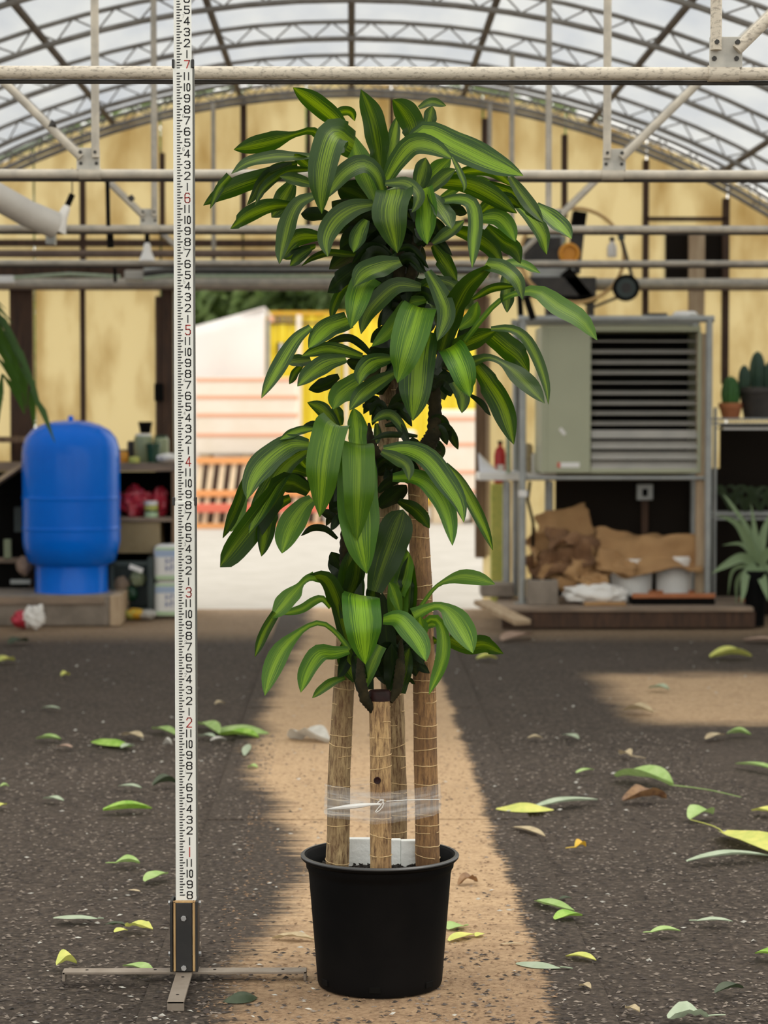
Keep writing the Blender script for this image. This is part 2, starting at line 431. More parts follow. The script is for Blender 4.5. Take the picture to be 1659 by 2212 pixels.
def wrap_mat():
    m, nt, b = base_mat('clear_wrap_film')
    b.inputs['Base Color'].default_value = (.85, .86, .85, 1); b.inputs['Roughness'].default_value = .25
    tr = N(nt, 'ShaderNodeBsdfTransparent'); mx = N(nt, 'ShaderNodeMixShader')
    tc = N(nt, 'ShaderNodeTexCoord'); n = noise(nt, mapping(nt, tc.outputs['Object'], (6, 6, 90)), 1.0, 4)
    r = ramp(nt, n, [(.46, (.09, .09, .09)), (.75, (.36, .36, .36))])
    nt.links.new(r.outputs[0], mx.inputs[0]); nt.links.new(tr.outputs[0], mx.inputs[1]); nt.links.new(b.outputs[0], mx.inputs[2])
    nt.links.new(mx.outputs[0], nt.nodes['Material Output'].inputs[0]); return m
M['wrap'] = wrap_mat()
M['wrap_white'] = thin_mat('bunched_white_film', (.86, .85, .83), (.8, .8, .78), .3)
# ================================================================== the setting
WY = 15.5                               # end wall
fl = MB(); fl.quad((-4.67, -5, -.012), (4.67, -5, -.012), (4.67, WY+.05, -.012), (-4.67, WY+.05, -.012))
floor = fl.build('floor', M['floor'], origin=(0, 0, 0)); tag(floor, 'dark trodden earth floor with pale patches', None, None, 'structure')
# concrete strip down the middle: slabs with open joints
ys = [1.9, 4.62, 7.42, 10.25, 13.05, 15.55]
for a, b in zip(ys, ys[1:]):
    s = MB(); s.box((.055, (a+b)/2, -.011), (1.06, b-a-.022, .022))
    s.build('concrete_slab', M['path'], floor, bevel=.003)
gd = MB(); gd.quad((-60, WY+.05, -.03), (60, WY+.05, -.03), (60, 90, -.03), (-60, 90, -.03))
tag(gd.build('ground', M['gravel'], origin=(0, WY, 0)), 'bright pale gravel yard beyond the doorway', None, None, 'structure')
gs = MB(); gs.quad((-60, -60, -.05), (60, -60, -.05), (60, WY+.05, -.05), (-60, WY+.05, -.05))
tag(gs.build('ground', M['gravel'], origin=(0, 0, 0)), 'pale gravel around the plastic house', None, None, 'structure')

RC, ZC = 5.5, -1.9                      # arch radius and its centre height
def arch(r, a): return (r*math.sin(a), ZC + r*math.cos(a))
AM = math.asin(4.67/RC)
rf = MB(); rows = []
for j in range(0, 45):
    y = 9.43 + (WY+.05-9.43)*j/44  # film kept off the unseen front bays so sky light reaches the plant
    row = []
    for i in range(61):
        a = -AM + 2*AM*i/60
        r = RC + .012*mnoise.noise(Vector((a*9, y*1.3, 0))) - .012*abs(math.sin(math.pi*(y-WY)/1.22))
        x, z = arch(r, a); row.append((x, y, z))
    rows.append(row)
rf.grid(rows)
tag(rf.build('ceiling', M['film'], smooth=True, origin=(0, 0, 0)), 'milky plastic film roof over the arches', None, None, 'structure')
ze = arch(RC, AM)[1]
for nm, x in (('wall_left', -4.67), ('wall_right', 4.67)):
    w = MB(); w.box((x, (WY+2.05)/2, ze/2-.006), (.01, WY-2.05, ze+.012))
    tag(w.build(nm, M['film']), 'low plastic film side wall', None, None, 'structure')

# ---- end wall of yellow sheets between brown studs
wall = empty('wall_back', (0, WY, 0), 'yellow translucent end wall with brown studs and open doorway', None, None, 'structure')
def wx(px, py=700): return P(px, py, WY).x
def wz(py): return P(760, py, WY).z
def top(x, gap=.05):
    return ZC + math.sqrt(max((RC-gap)**2 - x*x, 0))
DH = wz(622)
def sheet(x0, x1, z0, yo=0.0, z1=None):
    pts = [(x0, WY+yo, z0)]; pts.append((x1, WY+yo, z0)); k = 8
    for i in range(k+1):
        x = x1 + (x0-x1)*i/k
        pts.append((x, WY+yo, top(x) if z1 is None else z1))
    MB().poly(pts, (0, .008, 0)).build('wall_panel', M['panel'], wall)
g = .006
xs = [-4.6, -3.4, wx(-110), wx(75)]
for px in (178, 348): xs.append(wx(px))
for a, b in zip(xs, xs[1:]): sheet(a+g, b-g, .0)
xl_, xr_ = wx(418), wx(1042)
sheet(wx(348)+g, xl_, 0)
for a, b in ((418, 525), (525, 662), (662, 845), (845, 1042)):
    sheet(wx(a)+g, wx(b)-g, DH)
# right of the door; the bay behind the heater has a dark window row let into it
xs = [xr_, wx(1220), wx(1395)]
for a, b in zip(xs, xs[1:]): sheet(a+g, b-g, 0)
sheet(wx(1395)+g, wx(1570)-g, 0, 0, wz(605)); sheet(wx(1395)+g, wx(1570)-g, wz(492))
xs = [wx(1570), wx(1800), 3.9, 4.6]
for a, b in zip(xs, xs[1:]): sheet(a+g, b-g, 0)
def stud(x0, y0, x1, y1, m='wood_dark', d=.05, Y=WY-.055):
    mb = MB(); pb(mb, x0, y0, x1, y1, Y, d); return mb.build('stud', M[m], wall, bevel=.003)
for (x0, y0, x1, y1) in ((171, 352, 185, 620), (172, 620, 187, 1335), (344, 330, 356, 515), (335, 640, 350, 1335), (519, 205, 533, 505),
                         (1041, 255, 1053, 470), (1214, 290, 1226, 470), (1390, 345, 1401, 690), (1562, 428, 1574, 830), (662, 200, 672, 520), (842, 195, 851, 520)):
    stud(x0, y0, x1, y1)
stud(348, 622, 374, 1335, 'wood_dark', .09); stud(374, 625, 384, 1335, 'grey_metal', .06)
stud(1028, 622, 1050, 1205, 'wood_mid', .09); stud(1050, 640, 1058, 1200, 'wood_pale', .05)
stud(1395, 468, 1570, 477); stud(-300, 517, 1045, 532, 'wood_dark', .07); stud(-300, 608, 1900, 627, 'brown_pipe', .09, WY-.1)
stud(1000, 470, 1045, 482); stud(-300, 577, 420, 606, 'wood_dark', .03, WY-.02)
stud(20, 625, 74, 1335, 'wood_dark', .05); stud(-110, 360, -98, 1335)
for x0, x1 in ((1438, 1492), (1520, 1570)):
    mb = MB(); pb(mb, x0, 492, x1, 606, WY-.01, .03); mb.build('window_pane', M['window_dark'], wall)
sheet(wx(1401), wx(1438), wz(605), 0, wz(492))
stud(1489, 500, 1522, 690, 'wood_pale', .05, WY-.09)
# the rail that runs the whole width under the beams, with bits of conduit lying on it
rail = empty('header_rail', (0, WY-.42, 2.16), 'long rusty brown rail across the end wall above the doorway', 'rail')
MB().tube([P(-400, 548, WY-.4), P(1100, 548, WY-.4)], .026, 12).build('rail_pipe', M['brown_pipe'], rail, smooth=True)
MB().tube([P(-400, 611, WY-.42), P(2000, 611, WY-.42)], .031, 12).build('support_pipe', M['galv'], rail, smooth=True)

# ---- arches and tie trusses
HT = 2.185
def arc_pts(r, am, n=40):
    return [Vector((arch(r, -am+2*am*i/n)[0], 0, arch(r, -am+2*am*i/n)[1])) for i in range(n+1)]
NEARTXT = ['the first one behind the plant top', 'the second one behind the plant', 'the third one back from the plant', 'the fourth one back, near the hanging lamps', 'the last one before the yellow end wall']
first = {}
def truss(Y, tie, idx):
    at = Vector((0, Y, 0))
    if tie is not None:
        r = empty('tie_truss', at, 'grey pipe truss with a level tie beam, ' + NEARTXT[tie], 'truss', 'tie trusses')
    else:
        r = empty('roof_arch', at, 'slim open-web roof arch between two tie trusses, ' + ['over the end wall', 'above the rusty rail', 'above the yellow hose coil', 'above the second tie beam', 'above the staff top', 'just before the plant', 'second before the plant', 'at the open front end'][idx], 'arch', 'roof arches')
    if not first:
        um = MB().tube(arc_pts(RC-.045, AM), .013, 8); lm = MB().tube(arc_pts(RC-.142, AM), .016, 8)
        k = 96; zz = []
        for i in range(k+1):
            a = -AM*.97 + 2*AM*.97*i/k
            x, z = arch(RC-.05 if i % 2 else RC-.137, a); zz.append(Vector((x, 0, z)))
        wm = MB().tube(zz, .0065, 5)
        z0 = empty('roof_arch_pattern', (0, 0, 0))
        first['u'] = um.build('top_chord', M['truss'], z0, smooth=True); first['l'] = lm.build('bottom_chord', M['truss'], z0, smooth=True)
        first['w'] = wm.build('web_rod', M['truss'], z0)
        for q in 'ulw':
            first[q].parent = r
        bpy.data.objects.remove(z0)
    else:
        for q in 'ulw': share(first[q], (0, 0, 0), r)
    if tie is None: return r
    pm = M['galv_worn'] if tie == 0 else M['galv']
    def T(n, pts, rad, m=None, k=12): return MB().tube([Vector(p)+at for p in pts], rad, k).build(n, m or pm, r, smooth=True)
    T('tie_beam', [(-4.5, 0, HT), (4.5, 0, HT)], .0165, None, 16)
    T('tie_rod', [(-4.5, .012, HT-.021), (4.5, .012, HT-.021)], .006, M['dark_iron'], 8)
    for sx in (-1, 1):
        x = .925*sx
        zt = arch(RC-.15, math.asin(x/(RC-.15)))[1]
        T('post', [(x-.012*sx, -.028, HT+.055), (x-.012*sx, -.028, zt)], .0145)
        e = (x+.04*sx, -.03, HT+.055); xe = 1.86*sx; ze_ = arch(RC-.15, math.asin(xe/(RC-.15)))[1]
        T('diagonal_brace', [e, (xe, -.03, ze_)], .0145)
        MB().box(at+Vector((x+.016*sx, -.008, HT+.052)), (.082, .012, .078)).build('gusset_plate', M['plate'], r, bevel=.002)
        T('tie_sleeve', [(x-.028*sx, 0, HT), (x+.05*sx, 0, HT)], .0205)
        for dx, dz in ((-.012, .073), (.04, .073), (-.014, .036), (.042, .036)):
            c = at+Vector((x+dx*sx, -.046 if dz > .05 else -.018, HT+dz))
            MB().tube([c, c+Vector((0, .012, 0))], .0065, 6).build('bolt', M['black_bolt'], r)
    return r
yt = [5.77, 8.21, 10.64, 13.08, 15.18]
for i, y in enumerate(yt): truss(y, i, i)
for i, y in enumerate((15.42, 14.3, 11.86, 9.43, 6.99, 4.55, 3.33, 2.11)): truss(y, None, i)
PT = {0: 'along the ridge', -.75: 'just left of the ridge', .75: 'just right of the ridge', -1.6: 'halfway down the left slope', 1.6: 'halfway down the right slope',
      -2.45: 'low on the left slope', 2.45: 'low on the right slope', -3.3: 'by the left eave', 3.3: 'by the right eave'}
for x, txt in PT.items():
    z = arch(RC-.09, math.asin(x/(RC-.09)))[1]
    p = MB().tube([(x, 2.06, z), (x, WY-.04, z)], .020, 10).build('purlin', M['purlin'], smooth=True)
    tag(p, 'long brown roof purlin ' + txt, 'purlin', 'roof purlins')
# ================================================================== staff, stand, pot, plant
SY = 5.30
S0 = P(402.6, 2128, SY); sxp = F/SY
staff = empty('measuring_staff', (S0.x, SY, 0), 'tall white telescopic measuring staff with black inch marks and red foot numbers', 'measuring staff')
def zof(py): return P(402, py, SY).z
Z1, Z2 = zof(1083), zof(147)
cx = S0.x
def sect(z0, z1, xa, xb, dy, nm, thick):
    b = MB(); b.box((cx+(xa+xb)/2, SY+thick/2+dy, (z0+z1)/2), (xb-xa, thick, z1-z0)); return b.build(nm, M['white_staff'], staff, bevel=.002)
sect(.06, Z1, -.0240, .0240, 0, 'lower_section', .024)
sect(Z1-.02, Z2, -.0232, .0222, .003, 'middle_section', .02)
sect(Z2-.02, 2.75, -.0215, .0190, .006, 'upper_section', .015)
for z0, z1, x in ((.2, Z1, .0258), (Z1, Z2, .0240)):
    MB().box((cx+x, SY+.012, (z0+z1)/2), (.0032, .018, z1-z0)).build('side_channel', M['staff_edge'], staff)
for py, w in ((137, .0225), (1083, .0255)):
    for s in (-1, 1):
        MB().box((cx+s*w, SY+.006, zof(py)), (.006, .016, .019)).build('clamp_tab', M['black_board'], staff, bevel=.001)
def yface(z): return SY-.0004 if z < Z1 else (SY+.0026 if z < Z2 else SY+.0056)
DG = {'0': [[(.25, 0), (.75, 0), (1, .18), (1, .82), (.75, 1), (.25, 1), (0, .82), (0, .18), (.25, 0)]],
      '1': [[(.5, 0), (.5, 1)]],
      '2': [[(0, .78), (.2, 1), (.8, 1), (1, .82), (1, .62), (0, 0), (1, 0)]],
      '3': [[(0, .85), (.2, 1), (.8, 1), (1, .84), (1, .66), (.78, .53), (.35, .53)], [(.78, .53), (1, .38), (1, .16), (.8, 0), (.2, 0), (0, .15)]],
      '4': [[(.72, 0), (.72, 1), (0, .28), (1, .28)]],
      '5': [[(.95, 1), (.1, 1), (.1, .56), (.78, .58), (1, .42), (1, .15), (.8, 0), (.2, 0), (0, .14)]],
      '6': [[(.95, .86), (.78, 1), (.22, 1), (0, .82), (0, .16), (.2, 0), (.8, 0), (1, .16), (1, .42), (.8, .55), (0, .5)]],
      '7': [[(0, 1), (1, 1), (.3, 0)]],
      '8': [[(.2, .54), (0, .68), (0, .86), (.2, 1), (.8, 1), (1, .86), (1, .68), (.8, .54), (.2, .54), (0, .38), (0, .15), (.2, 0), (.8, 0), (1, .15), (1, .38), (.8, .54)]],
      '9': [[(.05, .14), (.22, 0), (.78, 0), (1, .18), (1, .84), (.8, 1), (.2, 1), (0, .84), (0, .6), (.2, .46), (1, .5)]]}
def strokes(mb, ch, x, z, w, h, t, y):
    for line in DG[ch]:
        for (ax, az), (bx, bz) in zip(line, line[1:]):
            a = Vector((x+ax*w, y, z+az*h)); b = Vector((x+bx*w, y, z+bz*h)); d = (b-a).normalized()
            nrm = Vector((-d.z, 0, d.x))*t/2; e = d*t*.42
            mb.quad(a-e-nrm, b+e-nrm, b+e+nrm, a-e+nrm)
def numeral(txt, xc, zc, w, h, t, ink, nm, label=None):
    mb = MB(); y = yface(zc)
    if txt in ('10', '11'):
        strokes(mb, '1', xc-w*.5-w*.35, zc-h/2, w*.7, h, t, y)
        strokes(mb, txt[1], xc+(.0 if txt[1] == '0' else -.02)*w, zc-h/2, w*(.55 if txt[1] == '0' else .7), h, t, y)
    else: strokes(mb, txt, xc-w/2, zc-h/2, w, h, t, y)
    o = mb.build(nm, M[ink], staff)
    if label: o['label'] = label
for n in range(8, 107):
    z = n*.0254; off = .0088 + (0 if z < Z1 else .0003)
    if n % 12 == 0:
        numeral(str(n//12), cx+off, z, .0112, .0215, .0026, 'ink_red', 'foot_numeral', 'red foot numeral')
    else:
        numeral(str(n % 12), cx+off, z, .0118, .0165, .0027, 'ink', 'inch_numeral')
    if n % 12 in (4, 7) and n > 11:
        numeral(str(n//12), cx-.0022+.003, z+.0105, .0042, .0075, .0008, 'ink_grey', 'small_numeral')
for z0, z1 in ((.2, Z1), (Z1, Z2), (Z2, 2.735)):
    mb = MB()
    for q in range(int(z0/.00635)+1, int(z1/.00635)):
        z = q*.00635; y = yface(z)
        L = .0127 if q % 4 == 0 else (.0092 if q % 2 == 0 else .0074)
        xa = cx-.0146; t = .0016
        mb.quad((xa, y, z-t*.75), (xa+L*.8, y, z-t), (xa+L*.8, y, z+t), (xa, y, z+t*.75))
        mb.quad((xa+L*.8, y, z-t), (xa+L, y, z-t*.2), (xa+L, y, z+t), (xa+L*.8, y, z+t))
    o = mb.build('tick_marks', M['ink'], staff); o['kind'] = 'stuff'

# ---- staff stand
stand = empty('staff_stand', (cx, SY+.01, 0), 'black board bracket on a cross of four brown flat bars holding the staff', 'stand')
zt = zof(1944); zb = .026
hgt = zt-zb; zm = (zt+zb)/2
def sb(nm, x, y, sx, sy, m, z=zm, h=hgt, bev=.0015): return MB().box((cx+x, y, z), (sx, sy, h)).build(nm, M[m], stand, bevel=bev)
sb('front_board', -.004, SY-.010, .0375, .012, 'black_board', zm-.002, hgt-.004)
for s in (-1, 1):
    sb('plywood_edge', -.004+s*.0222 + (.0015 if s > 0 else 0), SY-.009, .0056 if s < 0 else .0075, .0125, 'ply')
    sb('side_board', -.004+s*.0295, SY+.014, .0062, .066, 'black_board')
sb('top_edge', -.004, SY-.009, .048, .0125, 'ply', zt-.002, .004, .0005)
sb('back_board', -.004, SY+.040, .052, .012, 'black_board')
for py in (1981, 2088):
    c = Vector((cx-.0045, SY-.016, zof(py)+.001)); MB().tube([c, c-Vector((0, .006, 0))], .0068, 6).build('hex_bolt', M['hex'], stand, bevel=.0006)
for py in (1953, 2063):
    for s in (-1, 1):
        c = Vector((cx-.004+s*.0325, SY+.012, zof(py))); MB().tube([c, c+Vector((s*.006, 0, 0))], .0065, 6).build('hex_bolt', M['hex'], stand, bevel=.0006)
for dx, dy in ((-1, 0), (1, 0), (0, -1), (0, 1)):
    d = Vector((dx, dy, 0)); L = .286; c0 = Vector((cx-.004, SY+.012, .0205))
    mb = MB(); mb.bar(c0+d*.0, c0+d*L, .038, .007)
    mb.bar(c0+d*(L-.0035)+Vector((0, 0, .003)), c0+d*(L-.0035)-Vector((0, 0, .0200)), .007, .038, d.cross(Vector((0, 0, 1))))
    mb.build('flat_bar_leg', M['rust_steel'], stand, bevel=.0016)
    for t_ in (.07, .23):
        c = c0+d*t_+Vector((0, 0, .0034)); MB().tube([c, c+Vector((0, 0, .0005))], .004, 8).build('bolt_hole', M['black'], stand)

# ---- nursery pot
PY = 5.265
pc = P(820.5, 2140, PY); pcx = pc.x
pot = empty('nursery_pot', (pcx, PY, 0), 'large black plastic nursery pot standing on the tan concrete strip', 'pot')
body = [(.132, .0), (.143, .004), (.1455, .012), (.147, .03), (.1655, .262), (.168, .274), (.1715, .278), (.173, .292), (.180, .296), (.1835, .300), (.1840, .304), (.181, .307), (.175, .3065), (.171, .302),
        (.1685, .290), (.166, .286), (.163, .272), (.160, .25), (.150, .15)]
MB().lathe(body, (pcx, PY, 0), 72, True, False).build('pot_body', M['pot'], pot, smooth=True, sharp=50)
MB().lathe([(.1842, .3025), (.1845, .305), (.181, .3082), (.1755, .3078)], (pcx, PY, 0), 72, False, False).build('pot_rim', mat('worn_pot_rim', (.055, .055, .056), (.03, .03, .031), 6, .42, 0, .1, 60), pot, smooth=True)
for a in (-150, -95, -40, 30, 150):
    ar = math.radians(a); c = Vector((pcx+.1465*math.cos(ar), PY+.1465*math.sin(ar), .022))
    MB().box(c, (.004, .026, .014), Matrix.Rotation(ar, 3, 'Z')).build('drain_hole', M['black'], pot, bevel=.001)
so = MB(); rows = []
for i in range(9):
    row = []
    for j in range(49):
        a = 2*math.pi*j/48; r = .1585*i/8
        p = Vector((pcx+r*math.cos(a), PY+r*math.sin(a), .268 + .008*mnoise.noise(Vector((r*30*math.cos(a), r*30*math.sin(a), 1)))))
        row.append(p)
    rows.append(row)
so.grid(rows); o = so.build('soil', M['soil'], pot, smooth=True)
mb = MB()
for i in range(420):
    a = random.uniform(0, 6.283); r = .155*math.sqrt(random.random()); s = random.uniform(.004, .011)
    mb.box((pcx+r*math.cos(a), PY+r*math.sin(a), .272), (s, s*.7, s*.5), Euler((random.uniform(-.6, .6), random.uniform(-.6, .6), random.uniform(0, 3))))
o = mb.build('bark_chips', M['soil'], pot); o['kind'] = 'stuff'

# ---- canes
plant = empty('dracaena_plant', (pcx, PY, .262), 'tall corn plant with four woody canes and crowns of yellow-striped drooping leaves', 'plant')
def cane(ptsd, rpx, seed, bark='cane'):
    """ptsd: (px, py, Y) from the pot up; a woody cane with ring scars"""
    rnd = random.Random(seed)
    ctrl = [P(*q) for q in ptsd]
    Lt = sum((b-a).length for a, b in zip(ctrl, ctrl[1:])); n = int(Lt/.006)
    pts, rad = [], []
    nodes = []; z = 0
    while z < Lt:
        z += rnd.uniform(.02, .045); nodes.append(z)
    acc = [0]
    for a, b in zip(ctrl, ctrl[1:]): acc.append(acc[-1]+(b-a).length)
    for i in range(n+1):
        s = Lt*i/n
        k = max(j for j in range(len(acc)-1) if acc[j] <= s+1e-9)
        t = (s-acc[k])/(acc[k+1]-acc[k]); p = ctrl[k].lerp(ctrl[k+1], t)
        r = rpx[k]+(rpx[k+1]-rpx[k])*t
        p = p + Vector((mnoise.noise(Vector((s*6, seed, 0))), 0, 0))*.002
        r = r/2*p.y/F * (1+.035*mnoise.noise(Vector((s*16, seed, 4))))
        pts.append(p); rad.append(r)
    o = MB().tube(pts, rad, 28).build('cane', M[bark], plant, smooth=True, sharp=70)
    for zz in nodes:                      # wavering leaf scars round the bark
        if zz > Lt-.01: continue
        k = min(n-1, int(zz/Lt*n)); c, r = pts[k], rad[k]
        ring = []
        tilt = rnd.uniform(-.25, .25); ph = rnd.uniform(0, 6.28)
        span = rnd.uniform(3.2, 6.1)
        for j in range(22):
            a = ph+span*j/21
            ring.append(c+Vector((math.cos(a)*r*1.012, math.sin(a)*r*1.012, math.cos(a-ph)*r*tilt+.0016*mnoise.noise(Vector((a*2.5, zz*50, seed))))))
        q = MB().tube(ring, .0011, 5).build('leaf_scar', M['cane_scar'], o)
    return o
cA = cane([(728, 1876, 5.25), (732, 1700, 5.26), (741, 1500, 5.27), (747, 1400, 5.28), (752, 1245, 5.29)], [50, 50, 46, 44, 40], 1, 'cane_grey')
cB = cane([(823, 1886, 5.155), (822, 1700, 5.16), (820, 1497, 5.17)], [47, 46, 46], 2)
cC = cane([(856, 1872, 5.36), (856, 1700, 5.365), (846, 1450, 5.37), (842, 1200, 5.36), (838, 1000, 5.34), (842, 820, 5.31), (858, 680, 5.29)], [46, 47, 50, 48, 46, 44, 40], 3, 'cane_grey')
cD = cane([(924, 1869, 5.27), (921, 1700, 5.275), (917, 1500, 5.28), (910, 1250, 5.285), (903, 1080, 5.29), (897, 960, 5.29)], [53, 52, 50, 46, 43, 42], 4, 'cane_brown')
wx_ = MB().tube([P(820, 1513, 5.17), P(820, 1494, 5.17), P(820, 1491, 5.17)], [.0258, .0252, .022], 28)
wx_.build('wax_cap', M['wax'], cB, smooth=True, sharp=50)['label'] = 'dark red sealed cut top'
c = P(815, 1686, 5.133); MB().lathe([(.0085, 0), (.0075, .003), (.003, .001)], c, 12, True, True, Matrix.Rotation(math.pi/2, 3, 'X')).build('knot', M['wax'], cB)
def shoot(ptsd, rpx):
    pts = [P(*q) for q in ptsd]; pp, rr = [], []
    for (a, b), (ra, rb) in zip(zip(pts, pts[1:]), zip(rpx, rpx[1:])):
        for i in range(8):
            t = i/8; pp.append(a.lerp(b, t)); k = len(pp)
            rr.append((ra+(rb-ra)*t)/2*a.y/F*(1+.16*(k % 2)))
    pp.append(pts[-1]); rr.append(rpx[-1]/2*pts[-1].y/F)
    MB().tube(pp, rr, 14).build('shoot', M['shoot'], plant, smooth=True, sharp=80)
shoot([(806, 1535, 5.16), (788, 1510, 5.15), (779, 1470, 5.15), (778, 1425, 5.17), (780, 1390, 5.19)], [16, 22, 22, 14, 4])
shoot([(842, 1515, 5.17), (858, 1490, 5.18), (864, 1450, 5.19), (866, 1410, 5.21), (867, 1380, 5.22)], [14, 20, 22, 14, 4])
shoot([(750, 1250, 5.28), (747, 1190, 5.26), (752, 1120, 5.25), (763, 1050, 5.25), (768, 985, 5.27)], [30, 26, 26, 22, 6])
shoot([(900, 985, 5.285), (924, 962, 5.27), (938, 935, 5.26), (940, 880, 5.26), (938, 820, 5.27), (935, 760, 5.29)], [30, 34, 30, 26, 22, 6])
shoot([(856, 690, 5.29), (866, 620, 5.28), (858, 540, 5.27), (846, 470, 5.28), (840, 400, 5.30)], [36, 30, 28, 22, 6])
shoot([(868, 640, 5.28), (890, 590, 5.26), (903, 510, 5.28), (902, 440, 5.31)], [22, 22, 20, 6])
shoot([(845, 900, 5.32), (866, 860, 5.27), (880, 800, 5.27), (880, 740, 5.29)], [26, 26, 22, 6])
shoot([(838, 1010, 5.34), (812, 985, 5.28), (800, 955, 5.28), (797, 915, 5.31)], [26, 26, 20, 6])

# ---- leaves
CROPS = {'A': (430, 170, 3.770), 'B': (800, 170, 3.253), 'C': (540, 560, 3.95), 'D': (900, 540, 4.046), 'E': (440, 850, 3.95),
         'F': (700, 850, 4.046), 'G': (530, 1180, 4.74), 'H': (780, 1180, 5.027), 'P': (0, 0, 1.0)}
def cr4(p0, p1, p2, p3, t):
    return .5*((2*p1)+(-p0+p2)*t+(2*p0-5*p1+4*p2-p3)*t*t+(-p0+3*p1-3*p2+p3)*t*t*t)
def wprof(k, t):
    tip = lambda s: max(0.0, 1-s**2.05)**.90
    if k == 'n': return (.42+.58*math.sin(math.pi/2*min(1, t/.5))) if t < .5 else (1.0 if t < .56 else tip((t-.56)/.44))
    if k == 'f': return (.86+.14*math.sin(math.pi/2*min(1, t/.35))) if t < .52 else tip((t-.52)/.48)
    if k == 'r':                # broad, blunt end
        return (.45+.55*math.sin(math.pi/2*min(1, t/.55))) if t < .68 else max(0.0, 1-((t-.68)/.32)**2.6)**.6
    if k == 's':
        if t < .38: return .26
        if t < .70: x = (t-.38)/.32; return .26+.74*(3*x*x-2*x*x*x)
        return 1.0 if t < .74 else tip((t-.74)/.26)
    if k == 'w':                # narrow waist then blade
        if t < .30: return .62-.30*math.sin(math.pi/2*t/.30)
        if t < .58: x = (t-.30)/.28; return .32+.68*(3*x*x-2*x*x*x)
        return 1.0 if t < .66 else tip((t-.66)/.34)
    if k == 'g':                # waist near the far end
        if t < .45: return .75+.25*math.sin(math.pi*t/.45)
        return 1-.72*((t-.45)/.55)**2
    if k == 'm':                # cut at the base fold, long taper
        return (.92 if t < .3 else tip((t-.3)/.7))
def add_leaf(crop, w, d0, d1, flag, pts, prof='n', phi=None, rnd=random):
    ox, oy, sc = CROPS[crop]
    q = []
    seg = [0]
    for a, b in zip(pts, pts[1:]): seg.append(seg[-1]+math.hypot(b[0]-a[0], b[1]-a[1]))
    for p, s in zip(pts, seg):
        d = p[2] if len(p) > 2 else d0+(d1-d0)*(s/seg[-1])**1.3
        q.append(Vector((ox+p[0]/sc, oy+p[1]/sc, d*934)))
    # resample
    ext = [q[0]*2-q[1]] + q + [q[-1]*2-q[-2]]
    dense = []
    for i in range(1, len(ext)-2):
        for k in range(12): dense.append(cr4(ext[i-1], ext[i], ext[i+1], ext[i+2], k/12))
    dense.append(q[-1])
    acc = [0]
    for a, b in zip(dense, dense[1:]): acc.append(acc[-1]+(b-a).length)
    n = 16; c = []
    for i in range(n+1):
        s = acc[-1]*i/n; k = 0
        while k < len(acc)-2 and acc[k+1] < s: k += 1
        t = (s-acc[k])/max(acc[k+1]-acc[k], 1e-6); v = dense[k].lerp(dense[k+1], t)
        c.append(P(v.x, v.y, PY+v.z/934))
    T = [(c[min(i+1, n)]-c[max(i-1, 0)]).normalized() for i in range(n+1)]
    raw, prev = [], None
    for i in range(n+1):
        V = (c[i]-CAM).normalized(); s = T[i].cross(V)
        if prev is not None and s.dot(prev) < 0: s = -s
        raw.append(s); prev = s if s.length > .05 else prev
    S = []
    for i in range(n+1):
        v = Vector((0, 0, 0))
        for k in range(-3, 4):
            if 0 <= i+k <= n: v += raw[i+k]*(1/(1+abs(k)))
        v = v - T[i]*v.dot(T[i]); S.append(v.normalized())
    if phi is None: phi = math.radians(rnd.uniform(16, 42))
    mid = n//2
    best = None
    for sg in (1, -1):
        W = (S[mid]*math.cos(phi) + T[mid].cross(S[mid])*math.sin(phi)*sg)
        nn = W.cross(T[mid]); V = (c[mid]-CAM).normalized()
        if nn.dot(V) > 0: nn = -nn
        val = nn.z if flag in 'uy' else -nn.z
        if best is None or val > best[0]: best = (val, sg)
    sg = best[1]
    rows = []; ncol = 7
    ph = rnd.uniform(0, 6); amp = rnd.uniform(.03, .09); gut = rnd.uniform(.10, .24)
    for i in range(n+1):
        t = i/n
        W = S[i]*math.cos(phi) + T[i].cross(S[i])*math.sin(phi)*sg
        Nn = W.cross(T[i]).normalized(); V = (c[i]-CAM).normalized()
        up = Nn if Nn.z > 0 else -Nn
        if abs(Nn.z) < .15: up = Nn if Nn.dot(V) < 0 else -Nn
        hw = w/sc/2*c[i].y/F/math.cos(phi)*wprof(prof, t)
        hw = max(hw, .0006)
        row = []
        for j in range(ncol):
            u = -1+2*j/(ncol-1)
            rip = amp*math.sin(t*15+ph+(1.6 if u > 0 else 0))*abs(u)**2
            row.append(c[i]+W*u*hw+up*hw*(gut*abs(u)**1.6+rip))
        rows.append(row)
    mt = {'u': 'leaf_u', 'b': 'leaf_b', 'y': 'leaf_y', 'k': 'leaf_k'}[flag]
    return MB().grid(rows).build('leaf', M[mt], plant, smooth=True, sharp=180)
